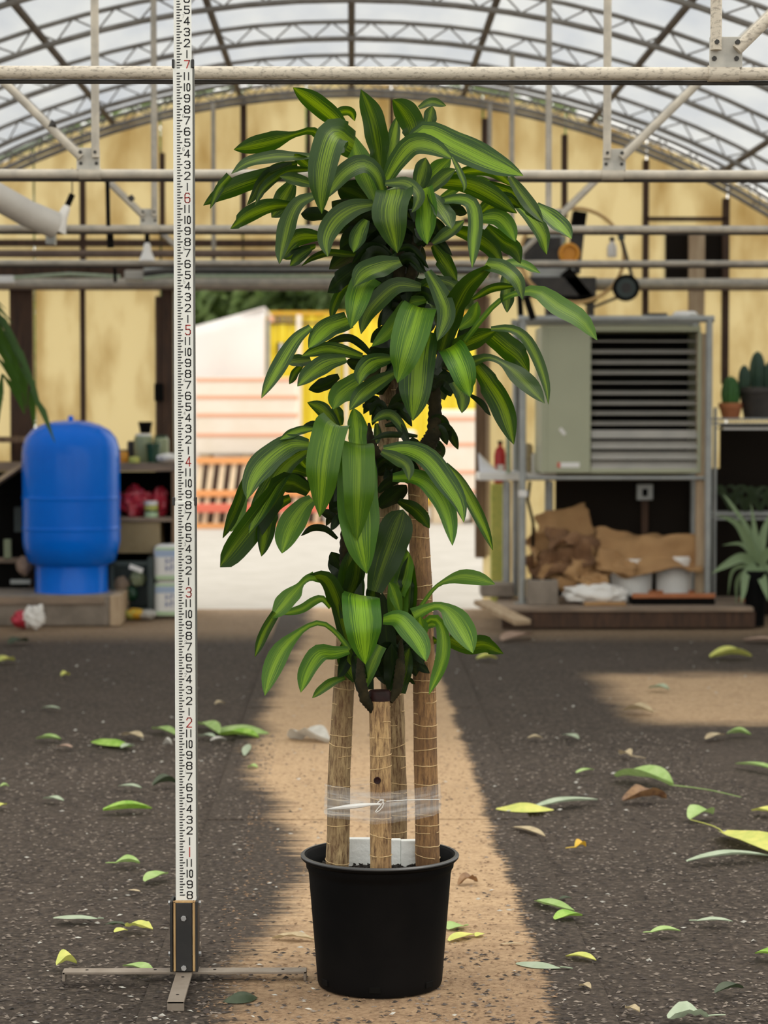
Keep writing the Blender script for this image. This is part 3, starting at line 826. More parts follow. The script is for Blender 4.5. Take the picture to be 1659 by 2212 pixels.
LEAVES = [
# top crown, from crop A
('A',165,0,-.05,'b',[(1210,450),(1090,320),(930,190),(765,72)]),
('A',80,.1,.12,'b',[(1090,330),(1150,275),(1230,275),(1268,345)]),
('A',155,.02,-.06,'b',[(1010,490),(915,425),(800,450),(550,522),(282,578)],'w'),
('A',190,-.02,-.04,'b',[(1480,760),(1455,560),(1410,330),(1318,88)]),
('A',110,.05,.05,'u',[(1550,770),(1580,560),(1612,305)]),
('A',250,0,0,'u',[(1260,540,-.03),(1105,455,-.12),(1020,690,-.17),(990,950,-.17),(1000,1100,-.16)],'f',.35),
('A',150,-.06,-.15,'u',[(1500,940),(1440,770),(1330,700),(1190,770),(1080,900),(1005,1000)]),
('A',180,-.02,-.01,'y',[(1440,1010),(1370,840),(1290,640),(1235,440)]),
('A',100,0,-.08,'u',[(910,630),(760,635),(600,640),(400,685),(262,775)]),
('A',95,.02,-.01,'b',[(930,740),(850,680),(780,612)]),
('A',150,-.02,-.1,'b',[(760,705),(560,790),(330,870),(170,940),(35,1032)]),
('A',75,-.1,-.12,'b',[(250,790),(160,900),(90,1058)],'m'),
('A',95,-.01,-.08,'b',[(800,690),(640,735),(500,850),(440,960),(390,1030)]),
('A',75,-.02,-.1,'b',[(910,742),(730,755),(590,840),(500,930),(455,1030)]),
('A',100,-.03,-.06,'u',[(930,865),(800,825),(655,795)]),
('A',175,.04,.0,'b',[(760,850),(700,950),(640,1050),(590,1130)]),
('A',135,-.01,-.1,'b',[(740,1030),(570,1045),(400,1115),(255,1222)]),
('A',140,-.05,-.14,'u',[(940,955),(810,1015),(740,1150),(690,1350),(655,1510)]),
('A',115,0,-.05,'k',[(1070,1120),(940,1105),(830,1100)]),
('A',180,-.08,-.17,'u',[(1420,1025),(1260,1055),(1120,1150),(1040,1300),(1050,1450)]),
('A',145,0,-.08,'b',[(1000,1290),(840,1290),(740,1350),(670,1470)]),
('A',80,0,-.06,'b',[(950,1365),(800,1425),(680,1460)]),
('A',95,-.03,-.08,'b',[(910,1385),(810,1450),(740,1525)]),
('A',135,-.07,-.1,'u',[(1365,1150),(1310,1250),(1258,1415)]),
('A',60,0,-.04,'b',[(1340,1440),(1200,1430),(1060,1420),(930,1460),(835,1525)]),
('A',185,-.08,-.15,'u',[(1640,1490),(1490,1530),(1350,1590),(1262,1695)]),
('A',210,.02,-.02,'k',[(1420,1030),(1260,930),(1130,880)]),
('A',200,.03,.0,'k',[(1450,1120),(1250,1110),(1080,1000)]),
# top crown, from crop B
('B',175,0,0,'b',[(320,440),(280,300),(210,200),(155,148)]),
('B',95,.06,.07,'b',[(395,360),(412,280),(437,192)]),
('B',60,.22,.25,'u',[(340,205),(430,165),(532,190)]),
('B',195,-.02,-.12,'u',[(285,440),(390,368),(600,470),(850,590),(1075,682)]),
('B',150,-.06,-.14,'u',[(100,745),(190,580),(300,465),(440,480),(582,565)]),
('B',45,-.14,-.16,'u',[(575,550),(620,640),(660,740),(655,795)]),
('B',135,.02,.02,'y',[(385,800),(440,690),(565,555)]),
('B',130,-.01,.01,'b',[(330,790),(365,650),(390,555)]),
('B',100,-.03,-.06,'u',[(400,800),(510,700),(600,635)]),
('B',85,.03,-.02,'b',[(560,690),(700,650),(860,655),(1010,760)]),
('B',65,.0,-.02,'y',[(640,745),(760,720),(840,715)]),
('B',145,-.02,-.1,'b',[(450,735),(660,740),(850,820),(1030,945)]),
('B',100,0,-.1,'b',[(800,735),(960,800),(1100,890),(1218,1015)]),
('B',95,-.06,-.1,'u',[(980,690),(1090,850),(1160,940),(1215,1010)]),
('B',120,-.06,-.1,'u',[(1160,890),(1280,990),(1360,1060),(1415,1125)]),
('B',110,.18,.22,'u',[(1020,880),(1140,990),(1210,1100),(1240,1235)]),
('B',55,.02,0,'y',[(490,840),(590,785),(655,750)]),
('B',115,-.02,-.06,'b',[(740,985),(850,890),(960,855),(1060,905)]),
('B',105,-.1,-.17,'u',[(500,860),(620,845),(710,880),(735,1000),(725,1150),(715,1330)],'n'),
('B',125,-.1,-.14,'u',[(420,810),(500,930),(572,1055)]),
('B',150,-.1,-.15,'y',[(380,770),(400,920),(395,1040),(400,1165)],'f'),
('B',90,-.1,-.15,'u',[(105,735),(250,735),(335,810),(320,890),(290,940)]),
('B',125,-.02,-.06,'y',[(750,985),(890,975),(970,1050),(1020,1145)]),
('B',120,.0,-.06,'b',[(820,1040),(930,1140),(1020,1200),(1056,1300)]),
('B',135,-.01,-.06,'b',[(590,1065),(750,1120),(860,1200),(935,1310)]),
('B',90,-.05,-.03,'u',[(440,1160),(560,1075),(660,995)]),
('B',120,0,-.03,'b',[(440,1170),(520,1280),(610,1420)]),
('B',60,.02,0,'k',[(510,840),(580,880),(650,870)]),
('B',75,.01,0,'k',[(550,940),(610,930),(680,945)]),
('B',60,.08,.14,'y',[(900,1305),(1050,1300),(1195,1365)]),
('B',255,0,0,'u',[(170,760,-.06),(170,800,-.13),(140,960,-.18),(190,1225,-.17)],'f',.3),
# middle crowns, from crop C
('C',150,.0,-.05,'k',[(960,40),(860,110),(760,190),(662,285)]),
('C',85,.02,-.01,'b',[(890,190),(780,270),(715,400),(690,525)]),
('C',215,0,0,'y',[(1040,150,-.04),(960,222,-.10),(905,400,-.15),(860,590,-.15)],'f',.3),
('C',165,-.06,-.13,'u',[(1460,240),(1260,225),(1110,340),(1000,480),(948,638)]),
('C',140,-.04,-.1,'y',[(1500,345),(1360,380),(1270,520),(1150,660),(1040,745)]),
('C',315,0,0,'y',[(1450,410,-.08),(1425,470,-.14),(1345,750,-.20),(1258,1055,-.19)],'f',.25),
('C',300,0,0,'u',[(1480,640,-.08),(1440,850,-.12),(1420,1100,-.15),(1390,1378,-.14)],'f',.45),
('C',175,-.02,-.08,'u',[(840,525),(660,600),(500,760)],'f'),
('C',135,-.05,-.12,'u',[(520,580),(390,690),(260,900),(98,1185)],'n'),
('C',70,.03,.02,'k',[(1050,840),(930,720),(820,675),(630,722)]),
('C',120,.0,-.05,'u',[(960,830),(800,790),(640,770),(440,828)]),
('C',110,0,-.05,'u',[(520,860),(410,870),(310,890)]),
('C',70,0,-.04,'b',[(450,900),(390,960),(335,1065)]),
('C',160,-.04,-.1,'u',[(820,850),(660,890),(520,980),(405,1085)]),
('C',130,.02,.02,'k',[(1050,850),(930,890),(820,870)]),
('C',160,-.05,-.1,'u',[(1200,850),(1060,880),(970,960),(930,1068)]),
('C',115,.0,-.02,'k',[(760,1000),(640,1075),(500,1112)]),
('C',200,-.02,-.06,'y',[(960,1040),(840,1110),(760,1180),(710,1280)],'f'),
('C',150,-.05,-.1,'u',[(1240,970),(1080,1060),(950,1160),(850,1290)]),
('C',125,.02,.03,'b',[(760,1460),(680,1350),(600,1270),(490,1222)]),
('C',160,-.03,-.02,'y',[(910,1590),(905,1420),(885,1270)],'f'),
('C',100,.03,.03,'b',[(770,1420),(740,1320),(715,1230)]),
('C',90,-.02,-.05,'u',[(1340,1500),(1230,1350),(1140,1330),(1035,1395)]),
('C',55,-.02,-.04,'k',[(1430,1510),(1300,1500),(1150,1500),(1035,1545)]),
('C',70,.05,.05,'u',[(1080,1400),(1090,1500),(1060,1600)]),
('C',80,.0,-.03,'k',[(960,1250),(1050,1270),(1140,1320)]),
('C',230,.02,-.03,'k',[(1300,180),(1180,200),(1050,330)]),
('C',220,.02,-.03,'k',[(1400,330),(1250,420),(1120,560)]),
('C',200,.02,-.03,'k',[(1450,560),(1250,600),(1050,740)]),
('C',180,.02,-.02,'k',[(1300,720),(1180,800),(1000,830)]),
('C',160,.03,.0,'k',[(1260,1040),(1160,1080),(1040,1080)]),
# right side, from crop D
('D',200,-.04,-.16,'b',[(215,880),(300,620),(440,330),(640,150)],'g'),
('D',135,0,0,'u',[(600,125,-.14),(740,155,-.17),(870,260,-.19),(928,440,-.19)],'f'),
('D',75,-.08,-.1,'b',[(490,430),(670,335),(865,315)]),
('D',125,-.06,-.06,'b',[(790,210),(785,390),(790,548)],'f'),
('D',180,-.05,-.12,'y',[(420,800),(560,620),(720,450),(900,372),(1060,370),(1240,500),(1430,610),(1578,790)],'s'),
('D',165,-.08,-.16,'u',[(95,185),(205,380),(255,560),(180,795)]),
('D',115,-.03,-.02,'u',[(180,260),(300,300),(410,390)]),
('D',165,-.02,-.04,'b',[(240,895),(420,830),(570,760),(700,700)],'n'),
('D',240,0,0,'y',[(290,850,-.09),(330,900,-.13),(400,1060,-.16),(468,1285,-.15)],'f',.3),
('D',125,-.04,-.06,'u',[(330,1150),(395,1280),(395,1425)],'f'),
('D',55,0,-.02,'k',[(460,1265),(560,1335),(648,1448)]),
('D',205,-.03,-.06,'b',[(490,975),(620,1150),(760,1380),(850,1700)]),
('D',165,-.05,-.12,'u',[(495,980),(620,940),(750,990),(930,1140),(1118,1340)],'w'),
('D',205,.0,-.02,'b',[(650,740),(760,830),(890,940),(985,1075)],'f'),
('D',100,-.06,-.1,'u',[(650,690),(820,690),(950,770),(1060,970),(1130,1180),(1152,1350)]),
('D',120,.0,.01,'y',[(370,690),(490,590),(532,450)]),
('D',110,.04,.03,'k',[(380,900),(420,720),(520,520)]),
('D',60,-.03,-.02,'k',[(95,1110),(160,1120),(225,1178)]),
('D',240,.03,.0,'k',[(60,460),(40,600),(20,760)]),
('D',190,.03,.0,'k',[(30,250),(10,340),(60,520)]),
('D',150,.02,0,'k',[(180,1050),(260,1150),(300,1280)]),
# left crown, from crop E
('E',295,0,0,'y',[(1120,255,-.06),(1085,305,-.14),(1025,600,-.19),(990,1055,-.17)],'f',.25),
('E',280,0,0,'y',[(1312,430,-.07),(1315,485,-.16),(1320,800,-.20),(1310,1255,-.18)],'f',.22),
('E',350,0,0,'y',[(1300,520,-.08),(1305,800,-.14),(1330,1200,-.17),(1392,1538,-.16)],'f',.3),
('E',225,-.04,-.13,'u',[(900,440),(740,440),(570,560),(440,720),(370,905)],'n'),
('E',185,-.02,-.1,'u',[(890,480),(700,620),(540,870),(388,1195)]),
('E',225,-.03,-.14,'b',[(900,840),(700,760),(540,950),(340,1210),(140,1482)],'r'),
('E',100,.01,-.04,'b',[(370,680),(290,930),(162,1235)]),
('E',110,.03,0,'y',[(350,880),(290,1060),(230,1180)]),
('E',155,-.02,-.1,'b',[(740,895),(610,970),(530,1120),(492,1390)]),
('E',225,-.06,-.13,'y',[(930,905),(850,970),(745,1140),(668,1365)],'n'),
('E',80,.0,-.06,'u',[(950,300),(820,320),(650,395)]),
('E',60,.03,.0,'k',[(1020,270),(930,265),(830,305)]),
('E',170,.03,0,'k',[(900,830),(770,770),(640,790)]),
('E',60,.02,0,'k',[(1140,1240),(1040,1160),(930,1150),(830,1215)]),
('E',110,.03,0,'b',[(900,690),(760,660),(620,760)]),
('E',80,.0,0,'k',[(1140,1080),(1060,1030),(990,1010)]),
('E',150,.03,.0,'k',[(1190,1620),(1160,1480),(1090,1350)]),
('E',90,.05,.04,'b',[(880,640),(840,590),(790,530)],'f'),
('E',180,.03,.0,'k',[(1150,1000),(1180,700),(1160,420)],'f'),
# between, from crop F
('F',195,-.06,-.14,'u',[(520,500),(720,490),(900,575),(1060,780),(1180,970),(1222,1128)]),
('F',110,.0,.04,'u',[(1060,620),(1180,760),(1290,960),(1400,1180),(1475,1370)]),
('F',120,-.09,-.13,'u',[(500,510),(620,565),(725,640),(742,760)]),
('F',175,-.07,-.13,'y',[(600,740),(770,735),(900,790),(1010,930),(1080,1100),(1122,1330)]),
('F',90,-.03,-.05,'k',[(470,860),(580,770),(705,735)]),
('F',160,.01,-.02,'k',[(480,990),(620,890),(720,800)]),
('F',120,-.01,-.02,'b',[(650,940),(770,1000),(860,1080),(922,1178)]),
('F',300,-.10,-.09,'b',[(440,1730),(510,1500),(600,1250),(690,1015)],'r',.2),
('F',175,-.05,-.06,'y',[(640,1750),(690,1600),(738,1380)],'f'),
('F',165,-.03,-.05,'b',[(230,1760),(280,1600),(300,1400)],'f'),
('F',155,.02,.03,'k',[(200,1600),(130,1520),(50,1420)],'f'),
('F',150,.04,.02,'k',[(640,520),(760,480),(860,540)]),
('F',150,.03,.01,'k',[(460,700),(560,650),(680,640)]),
# lower crown, from crop G
('G',205,-.02,-.08,'b',[(1060,990),(970,680),(880,430),(790,320),(650,322)],'g'),
('G',195,0,0,'u',[(720,325,-.08),(620,345,-.1),(480,500,-.13),(380,620,-.14),(265,740,-.14)],'w'),
('G',105,-.14,-.15,'b',[(310,680),(190,890),(98,1132)],'f'),
('G',95,-.02,-.08,'u',[(870,630),(790,540),(700,565),(560,650),(350,700)]),
('G',205,-.05,-.15,'u',[(1070,1060),(930,890),(790,790),(660,810),(530,900),(380,1060),(270,1290),(200,1530)],'s'),
('G',190,-.06,-.13,'u',[(1060,1070),(900,1100),(760,1110),(650,1270),(568,1498)]),
('G',95,-.02,-.06,'u',[(1020,1345),(870,1405),(685,1555)]),
('G',395,0,0,'y',[(1180,500,-.09),(1182,580,-.17),(1205,850,-.21),(1230,1210,-.19)],'f',.18),
('G',140,-.08,-.1,'u',[(1390,1020),(1310,1190),(1240,1400),(1222,1500)],'m'),
('G',95,-.1,-.08,'b',[(1150,1120),(1200,1320),(1235,1530)],'m'),
('G',195,-.02,-.03,'b',[(1110,650),(1120,420),(1130,200)],'f'),
('G',150,-.01,-.03,'k',[(1340,660),(1310,520),(1270,400)],'f'),
('G',170,.03,.0,'k',[(1180,1180),(1130,1050),(1000,960)]),
('G',150,.0,.0,'k',[(1200,1350),(1150,1240),(1040,1160)]),
# lower crown, from crop H
('H',165,-.04,-.1,'y',[(590,750),(700,580),(840,420),(1050,340),(1250,350),(1455,412)],'s'),
('H',280,-.06,-.15,'y',[(570,760),(700,690),(840,650),(960,720),(1090,910),(1215,1160)],'w'),
('H',195,.0,-.06,'b',[(950,1010),(1150,1085),(1350,1070),(1545,1165)],'f'),
('H',100,-.02,-.04,'u',[(640,905),(740,850),(840,860)]),
('H',155,-.09,-.17,'u',[(700,830),(780,785),(865,850),(905,1050),(870,1300),(738,1610)]),
('H',250,-.10,-.17,'u',[(240,800),(400,790),(530,920),(630,1070),(705,1250)],'n'),
('H',110,.0,-.02,'k',[(470,1170),(620,1280),(745,1380)]),
('H',95,.02,.0,'b',[(710,1030),(830,1020)],'f'),
('H',185,-.04,-.06,'b',[(480,740),(500,400),(515,110)],'f'),
('H',135,-.06,-.08,'y',[(420,700),(350,480),(300,380)]),
('H',200,-.08,-.1,'u',[(520,1040),(630,900),(640,760)],'f'),
('H',35,-.02,-.03,'k',[(60,1465),(130,1410),(240,1405)]),
('H',40,-.02,-.03,'k',[(470,1390),(540,1320),(610,1300)]),
('H',50,-.02,-.03,'k',[(470,1480),(530,1455),(585,1495)]),
('H',150,.0,.0,'k',[(190,1210),(280,1260),(390,1290)]),
('H',150,.0,.0,'k',[(390,1340),(340,1150),(290,980)],'f'),
('H',170,.03,.02,'k',[(330,980),(280,820),(180,640)],'f'),
]
rl = random.Random(3)
for L in LEAVES:
    if L[0] in 'GH' and L[4] == 'u': L = L[:4]+('y',)+L[5:]
    add_leaf(*L, rnd=rl)
for L in (('P', 54, -.03, -.02, 'b', [(757, 1335), (754, 1260), (757, 1185)], 'f'), ('P', 46, -.04, -.05, 'y', [(860, 1345), (862, 1270), (870, 1195)], 'f'), ('P', 40, -.03, -.03, 'b', [(884, 1335), (884, 1260), (878, 1185)], 'f'),
          ('P', 42, -.02, -.03, 'b', [(786, 1400), (800, 1330), (808, 1260)], 'f'), ('P', 40, -.02, -.03, 'k', [(842, 1420), (834, 1350), (826, 1280)], 'f'), ('P', 46, -.03, -.04, 'u', [(770, 1470), (752, 1430), (744, 1380)], 'n'),
          ('P', 44, -.05, -.06, 'k', [(790, 1490), (782, 1440), (776, 1390)], 'f'), ('P', 40, -.05, -.06, 'b', [(858, 1495), (872, 1440), (884, 1400)], 'f'), ('P', 36, -.05, -.06, 'k', [(852, 1490), (848, 1440), (846, 1390)], 'f'),
          ('P', 46, .0, -.02, 'b', [(835, 640), (800, 620), (770, 640), (752, 690)], 'n'), ('P', 48, .0, -.02, 'b', [(890, 650), (930, 620), (965, 630), (985, 680)], 'n')):
    add_leaf(*L, rnd=rl)
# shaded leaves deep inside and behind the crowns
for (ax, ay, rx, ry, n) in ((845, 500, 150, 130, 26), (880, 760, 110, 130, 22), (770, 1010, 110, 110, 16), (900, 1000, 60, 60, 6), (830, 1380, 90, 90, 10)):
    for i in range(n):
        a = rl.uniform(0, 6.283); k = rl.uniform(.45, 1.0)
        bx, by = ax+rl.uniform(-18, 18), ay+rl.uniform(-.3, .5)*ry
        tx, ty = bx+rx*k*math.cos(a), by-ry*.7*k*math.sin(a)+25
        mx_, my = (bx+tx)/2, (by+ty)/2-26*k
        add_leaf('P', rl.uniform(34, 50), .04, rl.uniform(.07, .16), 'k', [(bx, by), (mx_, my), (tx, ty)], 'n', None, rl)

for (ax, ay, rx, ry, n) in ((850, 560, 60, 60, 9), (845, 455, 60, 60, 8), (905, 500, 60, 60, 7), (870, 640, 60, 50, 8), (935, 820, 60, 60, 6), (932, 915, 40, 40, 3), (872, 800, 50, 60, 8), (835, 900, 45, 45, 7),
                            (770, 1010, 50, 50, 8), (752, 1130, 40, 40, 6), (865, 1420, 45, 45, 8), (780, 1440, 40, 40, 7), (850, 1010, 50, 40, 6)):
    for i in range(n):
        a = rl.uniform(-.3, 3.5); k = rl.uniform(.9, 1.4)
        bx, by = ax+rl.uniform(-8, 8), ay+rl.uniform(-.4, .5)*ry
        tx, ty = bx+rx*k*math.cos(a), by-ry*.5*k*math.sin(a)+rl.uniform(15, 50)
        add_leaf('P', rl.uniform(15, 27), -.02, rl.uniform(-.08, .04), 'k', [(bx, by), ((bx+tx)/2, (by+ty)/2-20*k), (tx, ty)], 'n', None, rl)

# ---- foam pieces, plastic wrap
def foam(x0, y0, x1, y1, Y, label, yaw=0):
    c, sz = pbox(x0, y0, x1, y1, Y, .022)
    mb = MB(); mb.box((c[0], c[1], (c[2]+sz[2]/2+.266)/2), (sz[0], sz[1], c[2]+sz[2]/2-.266), Matrix.Rotation(yaw, 3, 'Z'))
    o = mb.build('foam_block', M['foam'], bevel=.002); tag(o, label, 'foam', 'white foam pieces in the pot')
foam(750, 1812, 801, 1858, 5.315, 'square white foam piece wedged between the left and front canes')
foam(843, 1814, 866, 1861, 5.305, 'narrow white foam strip just right of the front cane')
foam(866, 1816, 908, 1864, 5.30, 'wide white foam piece touching the rightmost cane', .04)
wrap = empty('plastic_wrap', (pcx, PY, .39), 'clear stretch film wound round the four canes with a white knotted tail', 'wrap')
loop = [P(704, 1730, 5.24), P(722, 1730, 5.215), P(798, 1730, 5.137), P(822, 1730, 5.128), P(848, 1730, 5.137), P(935, 1730, 5.232), P(949, 1730, 5.26), P(940, 1730, 5.31), P(884, 1730, 5.378), P(850, 1730, 5.40), P(722, 1730, 5.30)]
def loopband(z0, z1, ofs):
    rows = []
    cxm = sum(p.x for p in loop)/len(loop); cym = sum(p.y for p in loop)/len(loop)
    for r in range(6):
        row = []
        z = z0+(z1-z0)*r/5
        for i in range(len(loop)+1):
            a, b = loop[i % len(loop)], loop[(i+1) % len(loop)]
            for k in range(4):
                p = a.lerp(b, k/4); q = Vector((p.x, p.y, z+.004*mnoise.noise(Vector((p.x*30, p.y*30, r)))))
                dn = Vector((p.x-cxm, p.y-cym, 0)).normalized(); q += dn*(ofs+.0015*mnoise.noise(Vector((p.x*60, p.y*20, z*90))))
                row.append(q)
            if i == len(loop): break
        rows.append(row[:len(loop)*4+1])
    return MB().grid(rows)
zz = lambda py: P(820, py, 5.2).z
loopband(zz(1768), zz(1700), .0025).build('film_band', M['wrap'], wrap, smooth=True, sharp=180)
loopband(zz(1762), zz(1722), .0045).build('film_band', M['wrap'], wrap, smooth=True, sharp=180)
pts = [P(706, 1748, 5.18), P(725, 1746, 5.15), P(752, 1743, 5.12), P(780, 1740, 5.11), P(798, 1738, 5.11), P(822, 1737, 5.115)]
MB().tube(pts, [.0008, .0035, .0055, .005, .003, .002], 8).build('film_tail', M['wrap_white'], wrap, smooth=True)
kn = [P(820+9*math.sin(t*2.3), 1741-14*math.cos(t*1.7), 5.113) for t in [i*.35 for i in range(14)]]
MB().tube(kn, .0011, 6).build('film_knot', M['wrap_white'], wrap, smooth=True)
MB().tube([P(835, 1731, 5.125), P(880, 1728, 5.16), P(949, 1727, 5.25)], .0010, 6).build('film_cord', M['wrap_white'], wrap)
# ================================================================== back of the house, left side
def one(mb, name, m, label, cat, group=None, **kw):
    return tag(mb.build(name, M[m], **kw), label, cat, group)
def gz(Y, py): return P(760, py, Y).z
# pressure tank on its plinth
TY = 14.62; tc = P(154, 1100, TY); tx = tc.x; sT = F/TY
Z = lambda py: P(154, py, TY).z
pl = empty('tank_plinth', (P(128, 1340, 14.5).x, 14.6, 0), 'low concrete and timber plinth under the blue tank', 'plinth')
mb = MB(); pb(mb, -40, 1287, 236, 1345, 14.28, .66); c, sz = pbox(-40, 1287, 236, 1345, 14.28, .66)
h = c[2]+sz[2]/2
MB().box((c[0], c[1], h/2-.004), (sz[0], sz[1], h+.008)).build('plinth_block', M['concrete'], pl, bevel=.01)
x0, x1 = P(236, 1300, 14.28).x, P(260, 1300, 14.28).x
MB().box(((x0+x1)/2, 14.61, h/2-.004), (x1-x0-.004, .66, h+.006)).build('timber_end', M['wood_pale'], pl, bevel=.005)
MB().box((c[0]-.02, 14.27, h-.03), (sz[0]*.98, .012, .05)).build('front_batten', M['wood_grey'], pl, bevel=.003)
tank = empty('pressure_tank', (tx, TY, h), 'bright blue pressure tank on the plinth', 'tank')
R = 105/sT; zt = Z(908); zs = Z(985); zl = Z(1175); zw = Z(1222)
prof = [(.62*R, zw-.01), (.72*R, zw), (.90*R, zw+.03), (.985*R, zl-.01), (R, zl+.03)]
for zz_ in (Z(1140), Z(1075)):
    prof += [(R, zz_-.06), (R, zz_-.014), (R, zz_-.011), (1.014*R, zz_-.004), (1.014*R, zz_+.004), (R, zz_+.011), (R, zz_+.014), (R, zz_+.06)]
prof += [(R, zs), (.985*R, zs+.06), (.93*R, zs+.115), (.80*R, zs+.165), (.60*R, zs+.20), (.35*R, zs+.222), (.12*R, zt), (.001, zt)]
MB().lathe(prof, (tx, TY, 0), 56, True, False).build('tank_shell', M['blue'], tank, smooth=True, sharp=120)
rb = 78/sT
MB().lathe([(rb*1.02, h), (rb, h+.012), (rb, zw+.035)], (tx, TY, 0), 48, True, True).build('tank_skirt', M['blue'], tank, smooth=True)
for zz_ in (Z(1140), Z(1075)):
    MB().lathe([(1.013*R, zz_-.0035), (1.017*R, zz_), (1.013*R, zz_+.0035)], (tx, TY, 0), 56, False, False).build('weld_seam', M['blue'], tank, smooth=True)
MB().lathe([(.018, zt-.01), (.018, zt+.02), (.010, zt+.03)], (tx, TY, 0), 12).build('air_valve', M['blue'], tank)
# work table behind the tank
TB = 14.98
tb = empty('work_table', (P(240, 1300, TB).x, TB+.2, 0), 'brown work table with open shelf and tan drawer behind the blue tank', 'table')
def tp(nm, x0, y0, x1, y1, m, Y=TB, d=.42, bev=.004):
    mb = MB(); pb(mb, x0, y0, x1, y1, Y, d); return mb.build(nm, M[m], tb, bevel=bev)
tp('table_top', -90, 1000, 381, 1018, 'wood_grey')
tp('shelf_board', 60, 1118, 372, 1127, 'wood_grey')
tp('back_panel', -80, 1019, 378, 1300, 'black', TB+.40, .02)
tp('side_panel', 370, 1019, 378, 1200, 'wood_mid', TB+.01)
tp('drawer', 100, 1128, 346, 1195, 'tan_box', TB+.02, .34)
tp('table_leg', 362, 1200, 375, 1326, 'wood_dark', TB+.30, .05); tp('table_leg', 60, 1127, 74, 1330, 'wood_dark', TB, .06)
tp('table_leg', -85, 1019, -72, 1330, 'wood_dark', TB, .06)
bd = MB(); bd.bar(P(-60, 1080, 14.72), P(52, 1003, 14.72), .30, .025)
one(bd, 'slanted_board', 'wood_pale', 'pale slanted board leaning against the table end left of the blue tank', 'board')
sh = MB(); pb(sh, -60, 944, 62, 956, 15.1, .25); one(sh, 'wall_shelf', 'wood_mid', 'narrow brown shelf above the slanted board', 'shelf', bevel=.003)
# small things on the table
TZ = P(300, 1000, TB+.2).z
def potlet(px, y0, y1, wt, wb, Y, m, name, label, cat='pot', grp=None, z0=None):
    c = P(px, y1, Y); zb_ = c.z if z0 is None else z0; zt_ = P(px, y0, Y).z; s = F/Y
    rt, rb_ = wt/2/s, wb/2/s
    r = empty(name, (c.x, Y, zb_), label, cat, grp)
    MB().lathe([(rb_, zb_), (rt*.95, zt_-.02), (rt, zt_-.02), (rt, zt_), (rt*.9, zt_), (rb_*.9, zb_+.01)], (c.x, Y, 0), 24, True, True).build('pot_wall', M[m], r, smooth=True, sharp=40)
    MB().lathe([(rt*.93, zt_-.018), (.001, zt_-.015)], (c.x, Y, 0), 20, False, False).build('soil', M['soil'], r)
    return r, c.x, zt_, rt
ttop = P(300, 1000, TB).z
r_, x_, z_, rt_ = potlet(331, 958, 1001, 32, 24, 15.03, 'green_plastic', 'green_pot', 'small dark green pot at the front of the work table', z0=ttop)
def jar(px, y0, y1, w, Y, m, name, label, cat, lid=None, z0=ttop):
    c = P(px, y1, Y); s = F/Y; zt_ = P(px, y0, Y).z; r = w/2/s
    e = empty(name, (c.x, Y, z0), label, cat)
    MB().lathe([(r*.95, z0), (r, z0+.01), (r, zt_-.02), (r*.8, zt_-.008)], (c.x, Y, 0), 20).build('body', M[m], e, smooth=True, sharp=40)
    if lid: MB().lathe([(r*.84, zt_-.012), (r*.84, zt_+.004)], (c.x, Y, 0), 20).build('lid', M[lid], e)
    return e
jar(310, 938, 1001, 40, 15.17, 'clear_green', 'olive_jar', 'squat olive jar carrying a black cup on the work table', 'jar', 'white_plastic')
jar(348, 942, 1001, 34, 15.2, 'clear_green', 'olive_jug', 'pale olive jug behind the small green pot', 'jug', 'green_plastic')
jb = P(312, 938, 15.17).z
rr, xx, zz1, q = potlet(314, 911, 936, 30, 22, 15.17, 'black', 'black_cup', 'black plastic cup perched on the olive jar', 'cup', z0=jb+.006)
jar(264, 972, 1001, 26, 15.1, 'orange', 'orange_tub', 'small orange tub beside the blue tank on the table', 'tub', 'tan_box')
jar(285, 950, 1001, 20, 15.25, 'dark_iron', 'brown_bottle', 'dark brown bottle at the back of the work table', 'bottle')
jar(290, 984, 1001, 24, 15.0, 'gl_yellow', 'yellow_sponge_tub', 'low yellow tub between orange tub and green pot', 'tub')
def blob(mb, c, r, seed, sq=(1, 1, 1), n=14, amp=.25):
    rows = []
    for i in range(n+1):
        th = math.pi*i/n; row = []
        for j in range(2*n+1):
            ph = 2*math.pi*(j % (2*n))/(2*n)
            d = Vector((math.sin(th)*math.cos(ph), math.sin(th)*math.sin(ph), math.cos(th)))
            k = 1+amp*mnoise.noise(d*2.2+Vector((seed, seed*.7, 0)))+amp*.5*mnoise.noise(d*5+Vector((0, seed, 1)))
            row.append(Vector(c)+Vector((d.x*sq[0], d.y*sq[1], d.z*sq[2]))*r*k)
        rows.append(row)
    return mb.grid(rows)
rag = MB(); blob(rag, P(362, 990, 15.0)+Vector((0, 0, .005)), .055, 3, (1.3, 1, .5)); one(rag, 'white_rag', 'white_plastic', 'crumpled white rag by the table edge near the staff', 'rag', smooth=True)
shz = P(300, 1118, TB).z
b1 = MB(); blob(b1, (P(292, 1083, 15.1).x, 15.12, shz+.092), .098, 5, (1.05, .8, 1.0), 18, .45); one(b1, 'red_foil_bow', 'red', 'crumpled red foil bow under the table', 'bow', 'red foil bows', smooth=True)
b2 = MB(); blob(b2, (P(344, 1080, 15.1).x, 15.14, shz+.095), .09, 9, (.65, .7, 1.1), 18, .45); one(b2, 'red_foil_bow', 'red', 'upright bright red foil bow beside the striped tub on the shelf', 'bow', 'red foil bows', smooth=True)
tub = empty('striped_tub', (P(327, 1120, 15.02).x, 15.04, shz), 'small tub striped white, yellow and green in front of the red bows', 'tub')
cxx = P(327, 1120, 15.04).x; r = .046
